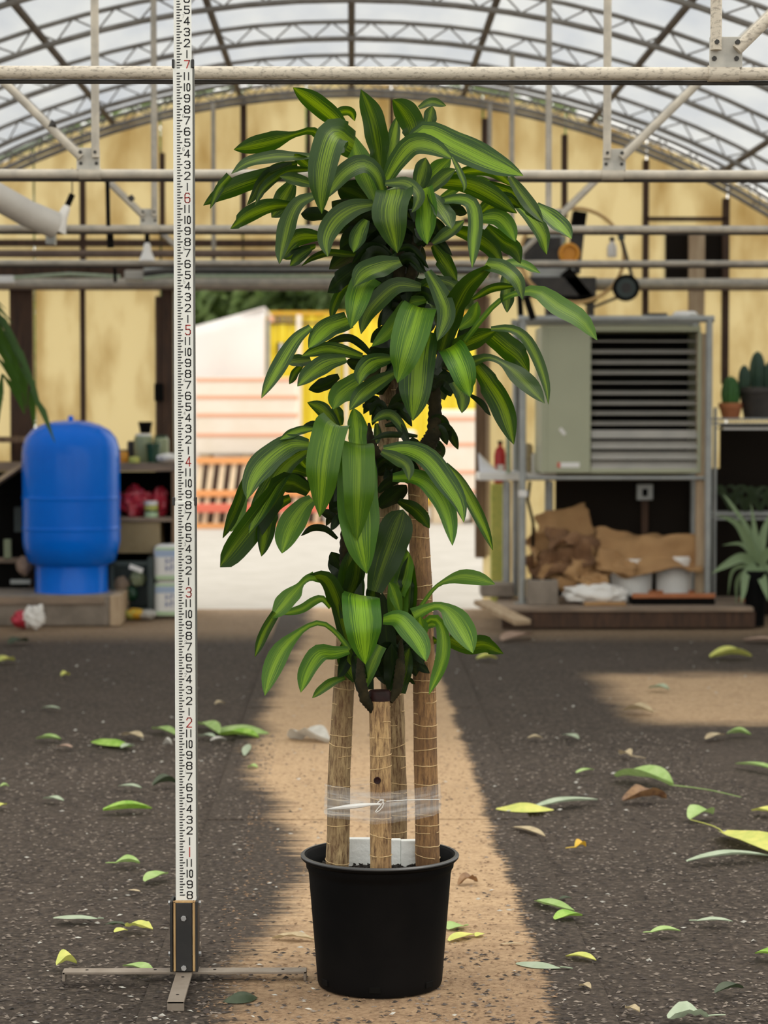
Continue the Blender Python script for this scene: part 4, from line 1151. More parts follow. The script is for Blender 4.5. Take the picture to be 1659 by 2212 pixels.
for z0, z1, m, nm in ((0, .035, 'pale_print', 'tub_base'), (.035, .047, 'green_plastic', 'green_band'), (.047, .08, 'gl_yellow', 'yellow_band'), (.08, .108, 'white_lamp', 'lid')):
    MB().lathe([(r, shz+z0), (r, shz+z1)], (cxx, 15.04, 0), 24).build(nm, M[m], tub, smooth=True, sharp=40)
# printed sacks, bin, litter
def sack(y0, y1, label, z0):
    Y = 14.80; a, b = P(331, y0, Y), P(404, y1, Y); h_ = abs(a.z-b.z); cxs = (a.x+b.x)/2; w = b.x-a.x
    e = empty('printed_sack', (cxs, Y+.12, z0), label, 'sack', 'printed sacks by the table')
    mb = MB(); mb.box((cxs, Y+.12, z0+h_/2), (w, .24, h_*.995)); mb.build('sack_body', M['white_plastic'], e, bevel=.03)
    def pr(nm, u0, v0, u1, v1, m, dd=.002):
        q = MB(); q.box((a.x+w*(u0+u1)/2, Y-.0005, z0+h_*(1-(v0+v1)/2)), (w*(u1-u0), dd, h_*(v1-v0))); q.build(nm, M[m], e)
    pr('green_band', .06, .06, .96, .13, 'pale_print'); pr('blue_field', .06, .14, .96, .32, 'blue_print'); pr('green_band', .06, .84, .96, .95, 'pale_print')
    for row, (v0, n_) in enumerate(((.36, 4), (.56, 4))):            # dark printed lettering, too soft to read
        for k in range(n_):
            u = .36+.14*k
            pr('printed_letter', u, v0, u+.035, v0+.15, 'navy_print', .003); pr('printed_letter', u, v0+(.0 if k % 2 else .06), u+.10, v0+(.04 if k % 2 else .10), 'navy_print', .003)
    return h_
h1 = sack(1228, 1305, 'blue and white printed sack standing on the floor by the table', .0)
sack(1148, 1226, 'blue and white printed sack lying on top of the lower sack', P(350, 1305, 14.8).z*0+h1+.001)
bn = empty('teal_bin', (P(288, 1320, 14.75).x, 14.9, 0), 'dark teal storage bin of jars between tank and sacks', 'bin')
def bp(nm, x0, y0, x1, y1, m, Y, d):
    mb = MB(); pb(mb, x0, y0, x1, y1, Y, d); return mb.build(nm, M[m], bn, bevel=.004)
for q in ((236, 1212, 246, 1322, 14.74, .02), (318, 1205, 331, 1322, 14.74, .3), (246, 1212, 318, 1222, 14.74, .02), (236, 1212, 331, 1322, 15.0, .02)): bp('bin_wall', *q[:4], 'teal_bin', q[4], q[5])
bp('bin_base', 236, 1314, 331, 1322, 'teal_bin', 14.74, .3)
lid = MB(); lid.box(P(294, 1228, 14.735), (.09, .015, .03), Euler((0, .35, 0))); lid.build('handle', M['white_plastic'], bn)
for px, py, rr_, m, lb in ((262, 1262, .05, 'wood_grey', 'grey lump of matting inside the teal bin'), (298, 1250, .05, 'clear_green', 'olive ball inside the teal bin'), (281, 1282, .05, 'green_plastic', 'dark green ball in the bottom of the teal bin')):
    b = MB(); blob(b, P(px, py, 14.84), rr_, px, (1, .8, 1)); one(b, 'bin_filler', m, lb, 'clutter', smooth=True)
for px, py, rr_, m, nm, lb, cat in ((292, 1300, .055, 'gl_orange', 'orange_packet', 'orange and red packet before the teal bin', 'packet'), (287, 1318, .05, 'gl_yellow', 'yellow_packet', 'yellow green packet on the floor before the teal bin', 'packet'),
                               (318, 1318, .05, 'gl_white', 'white_scrap', 'white crumpled scrap at the foot of the teal bin', 'scrap')):
    b = MB(); blob(b, (P(px, py, 14.66).x, 14.66, rr_*.62), rr_, px, (1.2, .9, .62)); one(b, nm, m, lb, cat, smooth=True)
b = MB(); blob(b, (P(44, 1335, 14.0).x, 14.05, .055), .06, 2, (1, .8, .9)); one(b, 'red_rag', 'red', 'dark red rag on the floor before the plinth', 'rag', smooth=True)
b = MB(); blob(b, (P(72, 1325, 14.0).x, 14.02, .075), .062, 7, (1.0, .7, 1.15), 16, .5); one(b, 'white_bag', 'white_lamp', 'crumpled white bag on the floor before the plinth', 'bag', smooth=True)
ct = empty('dark_counter', (P(10, 1300, 14.9).x, 14.95, 0), 'dark low counter with clutter in front of the work table', 'counter')
for nm, x0, y0, x1, y1, m in (('counter_front', -60, 1062, 48, 1290, 'black'), ('pale_tub', 30, 1095, 48, 1150, 'teal_bin'), ('pipe_offcut', 8, 1165, 24, 1210, 'clear_green'), ('ledge', -60, 1205, 70, 1216, 'wood_grey'), ('tool_bar', 22, 1252, 66, 1262, 'grey_metal')):
    mb = MB(); pb(mb, x0, y0, x1, y1, 14.86 if nm != 'counter_front' else 14.9, .04); mb.build(nm, M[m], ct, bevel=.003)
b = MB(); blob(b, P(52, 1222, 14.84), .05, 4, (1, .8, 1.2)); one(b, 'clay_lump', 'gl_pink', 'pinkish clay lump by the foot of the blue tank', 'lump', smooth=True)
# black switch box on the door stud
b = MB(); pb(b, 333, 828, 352, 866, WY-.12, .06); one(b, 'switch_box', 'black', 'small black switch box on the door stud', 'box', bevel=.004)
# lamps and duct up on the beams
def lamp(px, yt, yb, w, Y, label, tilt=0):
    c = P(px, yb, Y); s = F/Y; h_ = (yb-yt)/s; r = w/2/s
    e = empty('hanging_lamp', (c.x, Y, c.z), label, 'lamp', 'white lamps on the beams')
    Rm = Matrix.Rotation(tilt, 3, 'Y')
    MB().lathe([(r, 0), (r*.98, .006), (r*.72, h_*.30), (r*.5, h_*.55), (r*.42, h_*.85), (r*.25, h_)], c, 28, False, True, Rm).build('lamp_shade', M['white_lamp'], e, smooth=True)
    MB().lathe([(r*.3, h_*.98), (r*.3, h_*1.42)], c, 14, True, True, Rm).build('lamp_socket', M['black'], e)
    top_ = c+Rm @ Vector((0, 0, h_*1.4)); MB().tube([top_, Vector((top_.x, Y, 2.19 if top_.z < 2.19 else top_.z+.12))], .003, 6).build('cord', M['black'], e)
lamp(318, 524, 564, 36, 13.0, 'white bell shaped lamp hanging below the fourth tie beam')
lamp(122, 438, 498, 44, 10.55, 'white lamp tilted over the third tie beam beside the fat duct', .42)
b = MB(); pb(b, 98, 500, 118, 528, 10.66, .08); one(b, 'lamp_bracket', 'grey_metal', 'grey lamp bracket under the third tie beam', 'bracket', bevel=.006)
b = MB(); b.tube([P(-60, 395, 10.2), P(0, 428, 10.3), P(60, 462, 10.42), P(118, 486, 10.5)], .062, 20); one(b, 'fat_duct', 'duct', 'fat pale duct slanting down to the third tie beam', 'duct', smooth=True, sharp=60)
b = MB(); pb(b, -40, 595, 32, 612, 15.0, .05); one(b, 'tube_light', 'white_plastic', 'short cream tube light on the long rail', 'light', bevel=.008)
b = MB(); pb(b, 268, 583, 312, 606, 14.9, .08); one(b, 'ballast_box', 'louver', 'beige ballast box on the long rail', 'box', bevel=.012)
for i, (ya, yb_, m) in enumerate(((578, 580, 'grey_metal'), (588, 587, 'dark_iron'), (596, 597, 'gl_grey'))):
    b = MB(); b.tube([P(310, ya+6, 14.85), P(360, ya, 14.85), P(720, yb_, 14.85), P(1050, yb_+2, 14.85)], .014, 8)
    one(b, 'conduit', m, ['pale grey conduit pipe, the upper of three on the rail', 'dark conduit pipe, the middle one of three on the rail', 'greenish conduit pipe, the lowest of three on the rail'][i], 'conduit', smooth=True)
b = MB(); b.tube([P(30, 600, 14.9), P(150, 592, 14.9), P(260, 598, 14.9)], .012, 8); one(b, 'green_hose', 'gl_grey', 'grey green hose lying on the rail by the tube light', 'hose', smooth=True)
for px, y0, y1, Y, i in ((232, 390, 488, 10.5, 0), (237, 492, 535, 10.7, 1), (247, 565, 610, 13.2, 2)):
    b = MB(); b.tube([P(px, y0, Y), P(px+2, y1, Y)], .010 if i != 1 else .016, 8)
    one(b, 'hanging_cable', 'black', ['black cable between second and third tie beams', 'short thick black cable under the third tie beam', 'black cable under the fourth tie beam'][i], 'cable')
b = MB(); b.tube([P(117, 262, 8.175), P(108, 273, 8.175), P(120, 268, 8.175)], .012, 8); one(b, 'brace_clip', 'black_bolt', 'black clip on the diagonal brace above the duct', 'clip')
b = MB(); b.tube([P(280, 424, 10.605), P(287, 433, 10.605)], .014, 8); one(b, 'brace_clip', 'black_bolt', 'black clip on the diagonal brace near the staff', 'clip')

# palm standing beyond the frame, its fronds hanging into view
PX = P(-165, 1100, 11.5).x
palm = empty('potted_palm', (PX, 11.5, 0), 'tall potted palm with drooping fronds at the picture edge above the blue tank', 'palm')
MB().lathe([(.15, 0), (.2, .35), (.21, .36), (.19, .36)], (PX, 11.5, 0), 28).build('pot_wall', M['terra'], palm, smooth=True, sharp=40)
MB().tube([(PX, 11.5, .3), (PX+.03, 11.5, 1.2), (PX, 11.5, 2.05)], [.05, .04, .03], 12).build('trunk', M['bark_grey'], palm, smooth=True)
rp = random.Random(11)
for k in range(9):
    a = [-.5, .1, .5, 1.2, 2.2, 3.0, 3.9, 4.8, 5.5][k]; L = rp.uniform(.55, .8)
    p0 = Vector((PX, 11.5, 2.0)); d = Vector((math.cos(a), math.sin(a), 0))
    rach = [p0 + d*L*t*.75 + Vector((0, 0, .35*t-.95*t*t))*L*1.2 for t in [i/12 for i in range(13)]]
    MB().tube(rach, [.010*(1-.08*i) for i in range(13)], 6).build('frond_stem', M['palm'], palm)
    for i in range(2, 13):
        for s in (-1, 1):
            T_ = (rach[i]-rach[i-1]).normalized(); sd = T_.cross(Vector((0, 0, 1))).normalized()*s
            tip = rach[i]+(T_*.8+sd*.55-Vector((0, 0, .35)))*rp.uniform(.18, .27); mid = (rach[i]+tip)/2+Vector((0, 0, .03)); w = T_.cross(sd)*.0+sd.cross(Vector((0, 0, 1))).normalized()*.014
            g_ = MB(); g_.grid([[rach[i]-w*.4, rach[i]+w*.4], [mid-w*1.5, mid+w*1.5], [tip-w*.1, tip+w*.1]]); g_.build('leaflet', M['palm'], palm, smooth=True)

# ================================================================== back of the house, right side
PLY = 14.0
deck = empty('timber_platform', (P(1340, 1330, PLY).x, 14.4, 0), 'low weathered timber platform under the grey heater', 'platform')
dz = P(1340, 1312, PLY).z
def dk(nm, x0, x1, y, d, z0, z1, m, ang=0):
    a, b = P(x0, 1320, y).x, P(x1, 1320, y).x
    return MB().box(((a+b)/2, y+d/2, (z0+z1)/2), (b-a, d, z1-z0), Euler((0, 0, ang))).build(nm, M[m], deck, bevel=.004)
for i in range(5): dk('deck_board', 1072+i*1.5, 1628-i*2, PLY+.17*i, .16, dz-.028, dz, 'wood_grey')
dk('front_beam', 1085, 1632, PLY+.015, .07, 0, dz-.030, 'wood_dark'); dk('back_beam', 1085, 1632, PLY+.75, .07, 0, dz-.030, 'wood_dark')
b = MB(); b.bar(P(1040, 1300, 14.1)*1, P(1130, 1345, 13.75), .12, .03); one(b, 'loose_plank', 'wood_pale', 'pale loose plank slanting off the platform end', 'plank', bevel=.003)
# the heater on its pipe stand
HY = 14.35
st = empty('heater_stand', (P(1330, 1300, HY).x, HY+.3, dz), 'grey pipe stand carrying the big heater', 'stand')
def spipe(pts, r=.022, nm='stand_pipe', m='grey_metal'):
    MB().tube(pts, r, 14).build(nm, M[m], st, smooth=True)
for px in (1128, 1529):
    for dy in (-.06, .55):
        a = P(px, 690, HY); bz = dz
        spipe([(a.x, HY+dy, a.z), (a.x, HY+dy, bz)])
        MB().lathe([(.05, bz), (.05, bz+.008)], (a.x, HY+dy, 0), 14).build('foot_flange', M['grey_metal'], st)
for dy in (-.06, .55):
    a, b = P(1128, 690, HY), P(1529, 690, HY); spipe([(a.x-.03, HY+dy, a.z), (b.x+.03, HY+dy, b.z)], .022)
a = P(1130, 1066, HY-.06); MB().lathe([(.03, -.02), (.03, .02)], a, 14).build('pipe_clamp', M['white_plastic'], st)
mb = MB(); pb(mb, 1506, 720, 1522, 1310, HY+.02, .05); mb.build('timber_post', M['wood_pale'], st, bevel=.004)
a, b = P(1130, 1033, HY), P(1529, 1033, HY)
for dy in (.0, .5): MB().tube([(a.x, HY+dy, a.z), (b.x, HY+dy, b.z)], .012, 10).build('cross_pipe', M['grey_metal'], st, smooth=True)
ht = empty('unit_heater', (P(1342, 1025, HY).x, HY+.28, P(1342, 1022, HY).z), 'big olive grey unit heater with louvred front on a pipe stand', 'heater')
def hp(nm, x0, y0, x1, y1, m, Y=HY, d=.5, bev=.004):
    mb = MB(); pb(mb, x0, y0, x1, y1, Y, d); return mb.build(nm, M[m], ht, bevel=bev)
hp('side_panel', 1170, 704, 1276, 1022, 'olive', HY, .5, .008); hp('panel_lip', 1170, 704, 1182, 1022, 'olive', HY-.008, .02)
hp('top_panel', 1276, 704, 1514, 716, 'olive'); hp('bottom_panel', 1276, 1012, 1514, 1022, 'olive'); hp('side_frame', 1508, 716, 1514, 1012, 'olive')
hp('back_plate', 1276, 716, 1508, 1012, 'black', HY+.42, .03)
sl = None
for i, y in enumerate((736, 759, 782, 804, 826, 848, 870, 892, 914)):
    a, b = P(1278, y, HY), P(1507, y, HY)
    tilt = .50 if i not in (0, 4) else .22
    mb = MB(); mb.box(((a.x+b.x)/2, HY+.05, a.z), (b.x-a.x, .052, .004), Euler((tilt, 0, 0))); mb.build('louver_slat', M['louver'], ht, bevel=.0015)
for y in (938, 961, 984, 1004):
    a, b = P(1278, y, HY), P(1507, y, HY)
    mb = MB(); mb.box(((a.x+b.x)/2, HY+.02, a.z), (b.x-a.x, .060, .005), Euler((1.0, 0, 0))); mb.build('louver_slat', M['louver'], ht, bevel=.0015)
hp('data_plate', 1211, 999, 1252, 1010, 'white_plastic', HY-.004, .006, .001); hp('warning_label', 1204, 999, 1210, 1010, 'pink_red', HY-.004, .006, .001)
mb = MB(); mb.box(P(1215, 932, HY-.003), (.05, .004, .022), Euler((0, .9, 0))); mb.build('torn_sticker', M['white_plastic'], ht)
b = MB(); pb(b, 1395, 676, 1442, 688, HY+.05, .2); one(b, 'flat_bracket', 'dark_iron', 'dark flat bracket lying on top of the heater', 'bracket', bevel=.004)
b = MB(); blob(b, P(1480, 680, HY+.15), .05, 6, (1.6, 1, .5)); one(b, 'white_wad', 'white_plastic', 'white wad on the top rail beside the pale stud', 'wad', smooth=True)
# fan gear above the heater
FY = 14.75
fan = empty('ventilation_fan', (P(1235, 560, FY).x, FY, P(1235, 660, FY).z), 'dark ventilation fan gear with orange hub above the heater', 'fan')
def fp(nm, x0, y0, x1, y1, m, Y=FY, d=.2, rot=None):
    mb = MB(); c_, s_ = pbox(x0, y0, x1, y1, Y, d); mb.box(c_, s_, rot); return mb.build(nm, M[m], fan, bevel=.006)
fp('motor_housing', 1134, 598, 1288, 640, 'dark_iron'); fp('gear_case', 1150, 568, 1240, 600, 'grey_metal', FY+.04); fp('drip_tray', 1180, 640, 1290, 652, 'black'); fp('guard_plate', 1132, 512, 1212, 572, 'dark_iron', FY+.08, .1); fp('guard_sheet', 1172, 500, 1218, 540, 'grey_metal', FY+.1, .04, Euler((0, .5, 0))); fp('belt_cover', 1236, 456, 1266, 500, 'black', FY+.02, .12, Euler((0, .16, 0))); fp('belt_arm', 1230, 500, 1258, 590, 'dark_iron', FY+.06, .06, Euler((0, .1, 0)))
fp('support_arm', 1235, 575, 1262, 660, 'black', FY+.0, .1, Euler((0, -.7, 0))); fp('mount_foot', 1182, 650, 1210, 690, 'dark_iron'); fp('mount_foot', 1272, 640, 1284, 690, 'dark_iron')
for nm, pts, rd, m in (('hub_ring', None, 0, 'orange'),):
    c_ = P(1229, 548, FY-.06); MB().lathe([(.045, 0), (.068, 0), (.068, .03), (.052, .035), (.045, .02)], c_, 28, False, False, Matrix.Rotation(math.pi/2, 3, 'X')).build('hub_ring', M['orange'], fan, smooth=True, sharp=40)
    MB().lathe([(.046, 0), (.046, .012)], c_, 24, True, True, Matrix.Rotation(math.pi/2, 3, 'X')).build('hub_face', M['orange'], fan)
wl = empty('pulley_wheel', (P(1352, 622, FY-.1).x, FY-.1, P(1352, 650, FY-.1).z), 'black pulley wheel with grey face on two thin arms by the fan', 'wheel')
c_ = P(1352, 622, FY-.12); RX = Matrix.Rotation(math.pi/2, 3, 'X')
MB().lathe([(.064, -.02), (.082, -.02), (.086, -.01), (.086, .02), (.064, .02)], c_, 32, False, False, RX).build('rubber_rim', M['black'], wl, smooth=True, sharp=40)
MB().lathe([(.066, -.012), (.066, .012)], c_, 32, True, True, RX).build('wheel_face', M['teal_bin'], wl)
MB().lathe([(.030, -.012), (.034, .018)], c_, 20, True, True, RX).build('hub', M['dark_iron'], wl)
MB().tube([P(1340, 505, FY-.1), P(1366, 600, FY-.1)], .011, 8).build('arm', M['dark_iron'], wl); MB().tube([P(1340, 640, FY-.1), P(1280, 664, FY-.1)], .009, 8).build('arm', M['dark_iron'], wl)
MB().lathe([(.022, -.012), (.022, .012)], P(1342, 513, FY-.11), 14, True, True, RX).build('arm_knob', M['teal_bin'], wl)
pts = [P(1242+106*math.cos(t)*(1.0 if math.cos(t) > 0 else 1.12), 552-102*math.sin(t), FY-.05-.02*math.sin(t*2)) for t in [i*2*math.pi/40 for i in range(41)]]
b = MB(); b.tube(pts, .0125, 10, False); one(b, 'hose_coil', 'hose', 'tan hose looped in a big ring round the fan gear', 'hose', smooth=True)
jb_ = empty('hung_jug', (P(1322, 560, FY).x, FY, P(1322, 560, FY).z), 'small white jug hung inside the hose ring', 'jug')
a = P(1322, 556, FY); MB().lathe([(.028, 0), (.032, .01), (.032, .07), (.014, .095), (.014, .11)], a, 18).build('jug_body', M['white_lamp'], jb_, smooth=True, sharp=45)
MB().lathe([(.017, .105), (.017, .13)], a, 14).build('jug_cap', M['dark_iron'], jb_)
b = MB(); b.tube([P(1136, 640, 14.0), P(1152, 690, 14.0)], .022, 10); one(b, 'black_rod', 'black', 'black slanted rod over the end of the heater stand', 'rod')
# things under the heater
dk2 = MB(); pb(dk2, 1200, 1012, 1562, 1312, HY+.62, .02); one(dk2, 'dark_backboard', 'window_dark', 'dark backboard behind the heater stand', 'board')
ob = empty('outlet_box', (P(1392, 1080, HY+.55).x, HY+.6, P(1392, 1082, HY+.58).z), 'grey outlet box on a short post under the heater', 'outlet')
mb = MB(); pb(mb, 1376, 1046, 1411, 1081, HY+.57, .04); mb.build('box', M['grey_metal'], ob, bevel=.006)
mb = MB(); pb(mb, 1388, 1056, 1399, 1072, HY+.565, .006); mb.build('socket', M['black'], ob)
mb = MB(); pb(mb, 1386, 1081, 1400, 1170, HY+.58, .03); mb.build('post', M['wood_dark'], ob)
def crumple(name, label, c, sx, sy, rot, seed, m, amp=.05, thick=.006, n=12, fold=0.0):
    R_ = Euler(rot).to_matrix(); rows = []
    for i in range(n+1):
        row = []
        for j in range(n+1):
            u, v = -1+2*j/n, -1+2*i/n
            jag = 1+.12*mnoise.noise(Vector((u*3, v*3, seed)))
            z = amp*(mnoise.noise(Vector((u*1.3+seed, v*1.3, 0)))*1.4+.5*mnoise.noise(Vector((u*3+seed, v*3, 1))))+fold*abs(u)
            row.append(Vector(c)+R_ @ Vector((u*sx/2*jag, v*sy/2*jag, z)))
        rows.append(row)
    mz = min(p.z for r_ in rows for p in r_)
    if mz < dz+.004:
        for r_ in rows:
            for p in r_: p.z += dz+.004-mz
    mb = MB(); mb.grid(rows); return tag(mb.build(name, M[m], smooth=True, solid=thick, sharp=180), label, 'cardboard', 'cardboard sheets under the heater')
CY = HY+.1
crumple('cardboard_sheet', 'flat brown cardboard flap standing up behind the crumpled heap', P(1222, 1140, CY+.18), .34, .26, (1.2, -.25, .1), 1, 'card', .03)
crumple('cardboard_sheet', 'long tan cardboard sheet draped over the white buckets', P(1400, 1190, CY-.05), .66, .36, (.75, .02, 0), 5, 'card', .075, .006, 18)
crumple('cardboard_sheet', 'dark cardboard curl on top of the heap', P(1235, 1172, CY-.05), .32, .22, (.5, .2, .3), 9, 'card_dark', .10)
crumple('cardboard_sheet', 'dark cardboard fold in the middle of the heap', P(1225, 1210, CY-.12), .34, .2, (.8, -.3, -.2), 13, 'card_dark', .11)
crumple('cardboard_sheet', 'torn brown cardboard strip hanging off the heap front', P(1272, 1232, CY-.16), .26, .26, (1.0, .7, .2), 17, 'card', .06)
crumple('cardboard_sheet', 'brown cardboard scrap at the bottom of the heap', P(1215, 1250, CY-.14), .30, .18, (.7, .4, 0), 21, 'card', .09)
crumple('cardboard_sheet', 'dark cardboard scrap beside the concrete block', P(1185, 1225, CY-.05), .22, .24, (.9, -.5, .2), 25, 'card_dark', .09)
crumple('cardboard_sheet', 'rolled brown cardboard behind the pipe leg', P(1172, 1190, CY+.05), .18, .26, (1.1, .3, .5), 29, 'card', .08)
crumple('cardboard_sheet', 'tan cardboard corner before the white bag', P(1283, 1250, CY-.2), .18, .10, (.9, .2, .1), 33, 'card', .03)
crumple('cardboard_sheet', 'small brown cardboard tongue in front of the buckets', P(1330, 1215, CY-.12), .26, .14, (.8, .3, 0), 37, 'card', .05)
def bucket(px, y0, y1, wt, wb, Y, label):
    c = P(px, y1, Y); s = F/Y; zt_ = P(px, y0, Y).z; z0 = dz+.001; rt, rb_ = wt/2/s, wb/2/s
    e = empty('white_bucket', (c.x, Y, z0), label, 'bucket', 'white buckets under the heater')
    MB().lathe([(rb_, z0), (rt*.98, zt_-.03), (rt*1.03, zt_-.03), (rt*1.03, zt_-.02), (rt, zt_-.02), (rt, zt_), (rt*.94, zt_), (rb_*.95, z0+.01)], (c.x, Y, 0), 36, True, False).build('bucket_wall', M['white_plastic'], e, smooth=True, sharp=40)
    MB().tube([(c.x-rt*1.03, Y, zt_-.03), (c.x-rt*.6, Y-rt*.85, zt_-.10), (c.x+rt*.6, Y-rt*.85, zt_-.10), (c.x+rt*1.03, Y, zt_-.03)], .003, 6).build('bail', M['grey_metal'], e)
bucket(1364, 1205, 1290, 96, 84, CY+.04, 'white bucket beside the crumpled cardboard heap')
bucket(1456, 1200, 1290, 84, 76, CY+.04, 'white bucket by the timber post under the draped cardboard')
b = MB(); blob(b, (P(1285, 1295, CY-.2).x, CY-.22, dz+.062), .19, 8, (1.05, .5, .36), 20, .3); one(b, 'white_bag', 'white_lamp', 'crumpled white plastic bag lying on the platform', 'bag', smooth=True)
b = MB(); b.box((P(1305, 1305, CY-.3).x, CY-.335, dz+.013), (.26, .05, .024), Euler((0, 0, .02))); one(b, 'tan_offcut', 'card', 'tan flat offcut in front of the white bag', 'offcut', bevel=.004)
tr = empty('black_tray', (P(1452, 1305, CY).x, CY-.2, dz), 'black tray with rusty red rim on the platform', 'tray')
a, b_ = P(1366, 1300, CY-.3).x, P(1546, 1300, CY-.3).x
MB().box(((a+b_)/2, CY-.16, dz+.022), (b_-a, .24, .042)).build('tray_body', M['black'], tr, bevel=.006)
for yy, hh_ in ((CY-.285, .03), (CY-.035, .03)): MB().box(((a+b_)/2, yy, dz+.058), (b_-a, .012, hh_)).build('tray_rim', M['terra'], tr, bevel=.003)
bk = empty('concrete_block', (P(1172, 1300, CY).x, CY-.2, dz), 'grey concrete block standing on the platform beside the pipe leg', 'block')
a, b_ = P(1141, 1300, CY-.3).x, P(1206, 1300, CY-.3).x; zt_ = P(1170, 1254, CY-.3).z
MB().box(((a+b_)/2, CY-.2, (dz+zt_)/2), (b_-a, .19, zt_-dz)).build('block_body', M['concrete'], bk, bevel=.006)
for u in (.3, .7): MB().box((a+(b_-a)*u, CY-.2, zt_+.0005), ((b_-a)*.28, .11, .003)).build('core_hole', M['black'], bk)
# bench beside the door
BY = 14.75
bench = empty('pale_bench', (P(1115, 1300, BY).x, BY+.15, 0), 'pale narrow bench between door post and heater', 'bench')
mb = MB(); pb(mb, 1034, 1022, 1202, 1038, BY, .32); mb.build('bench_top', M['white_plastic'], bench, bevel=.006)
for px in (1098, 1190):
    for dy in (0, .26):
        a = P(px, 1040, BY); MB().tube([(a.x, BY+dy+.02, a.z), (a.x, BY+dy+.02, 0)], .017, 10).build('bench_leg', M['grey_metal'], bench, smooth=True)
bz = P(1100, 1022, BY).z
pp = MB(); rows = []
for i in range(9):
    t = i/8; rows.append([Vector((P(1036, 1000, BY).x+.16*t, BY+.03+.12*j/4, bz+.004+.125*max(0, (1-t*1.15))**1.1*(j/4)**.8)) for j in range(5)])
pp.grid(rows); one(pp, 'paper_sheet', 'paper', 'white curled paper sheet on the pale bench', 'paper', smooth=True, solid=.003)
b = MB(); b.box((P(1110, 1015, BY).x, BY+.1, bz+.006), (.17, .16, .010)); one(b, 'paper_pile', 'paper', 'flat white paper pad beside the curled sheet', 'paper')
ex = empty('fire_extinguisher', (P(1080, 1078, 15.44).x, 15.44, P(1080, 1078, 15.44).z), 'red fire extinguisher on the wall by the door post', 'extinguisher')
c_ = P(1080, 1062, 15.455)
MB().lathe([(.035, 0), (.04, .012), (.04, .25), (.03, .29), (.014, .305), (.014, .325)], c_, 20).build('cylinder_body', M['ext_red'], ex, smooth=True, sharp=40)
MB().box(c_+Vector((0, -.042, .15)), (.045, .004, .07)).build('paper_label', M['white_plastic'], ex); MB().box(c_+Vector((0, 0, .335)), (.03, .05, .02)).build('valve_head', M['black'], ex)
b = MB(); b.tube([P(1098, 880, 14.7), P(1098, 1022, 14.7)], .016, 10); one(b, 'bench_pipe', 'gl_grey', 'greenish upright pipe standing on the pale bench', 'pipe', smooth=True)
b = MB(); b.tube([P(1122, 630, 14.6), P(1126, 700, 14.6), P(1122, 800, 14.6), P(1126, 1020, 14.6)], .02, 10); one(b, 'black_pipe', 'black', 'black upright pipe next to the heater stand leg', 'pipe', smooth=True)
for px, y0, w, m, nm, lb in ((1152, 978, 22, 'white_plastic', 'white_jug', 'white jug at the heater end of the pale bench'), (1138, 958, 28, 'gl_tan', 'tan_ball', 'tan ball propped behind the heater stand leg'), (1170, 1004, 28, 'gl_green', 'green_dish', 'green dish on the pale bench against the heater'), (1116, 985, 18, 'gl_orange', 'orange_cup', 'orange and red cup on the pale bench')):
    s = F/(BY+.15); c_ = P(px, 1022, BY+.15); r_ = w/2/s; zt_ = P(px, y0, BY+.15).z
    b = MB(); b.lathe([(r_*.85, bz+.0005), (r_, bz+.012), (r_, zt_-.02), (r_*.7, zt_)], (c_.x, BY+.17, 0), 18); one(b, nm, m, lb, 'container' if nm != 'tan_ball' else 'ball', smooth=True, sharp=50)
b = MB(); b.tube([P(1145, 1040, 14.5), P(1140, 1080, 14.5), P(1152, 1130, 14.5), P(1150, 1240, 14.45), P(1158, 1302, 14.4)], .010, 8); one(b, 'black_cable', 'black', 'black cable hanging down beside the heater stand leg', 'cable', smooth=True)
for q, (px, y1) in enumerate(((1095, 1300), (1100, 1310))):
    pass
yb = MB(); pb(yb, 1060, 1045, 1095, 1313, 15.35, .04); one(yb, 'yellow_board', 'gl_yellow', 'yellow board leaning behind the pale bench legs', 'board', bevel=.01)
st2 = MB(); pb(st2, 1040, 1262, 1110, 1290, 14.6, .25); one(st2, 'stone_slab', 'concrete', 'grey stone slab on the floor below the bench', 'slab', bevel=.01)
# wire shelf with cacti
WX0 = P(1545, 905, 14.5).x; WX1 = P(1800, 905, 14.5).x
rack = empty('wire_rack', ((WX0+WX1)/2, 14.65, 0), 'wire shelf rack of cactus pots beside the heater', 'shelf rack')
for py in (905, 1111):
    z = P(1600, py, 14.5).z
    for yy in (14.5, 14.86): MB().tube([(WX0, yy, z), (WX1, yy, z)], .007, 8).build('edge_wire', M['grey_metal'], rack); MB().tube([(WX0, yy, z-.032), (WX1, yy, z-.032)], .006, 8).build('edge_wire', M['grey_metal'], rack)
    zz_ = [Vector((WX0+(WX1-WX0)*i/40, 14.5, z-(.032 if i % 2 else 0))) for i in range(41)]
    MB().tube(zz_, .004, 5).build('truss_wire', M['grey_metal'], rack)
    for k in range(12):
        yy = 14.51+.03*k; MB().tube([(WX0, yy, z), (WX1, yy, z)], .003, 6).build('shelf_wire', M['grey_metal'], rack)
for x in (WX0, WX1):
    for yy in (14.5, 14.86): MB().tube([(x, yy, 0), (x, yy, P(1600, 880, 14.5).z)], .012, 10).build('rack_post', M['grey_metal'], rack, smooth=True)
b = MB(); b.box(((WX0+WX1)/2+.02, 14.68, P(1600, 916, 14.5).z-.03), (WX1-WX0-.08, .28, .012)); one(b, 'shelf_liner', 'white_plastic', 'pale liner board slung under the upper wire shelf', 'board')
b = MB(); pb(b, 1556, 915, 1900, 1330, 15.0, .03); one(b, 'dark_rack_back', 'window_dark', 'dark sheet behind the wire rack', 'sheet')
uz = P(1600, 905, 14.5).z+.003
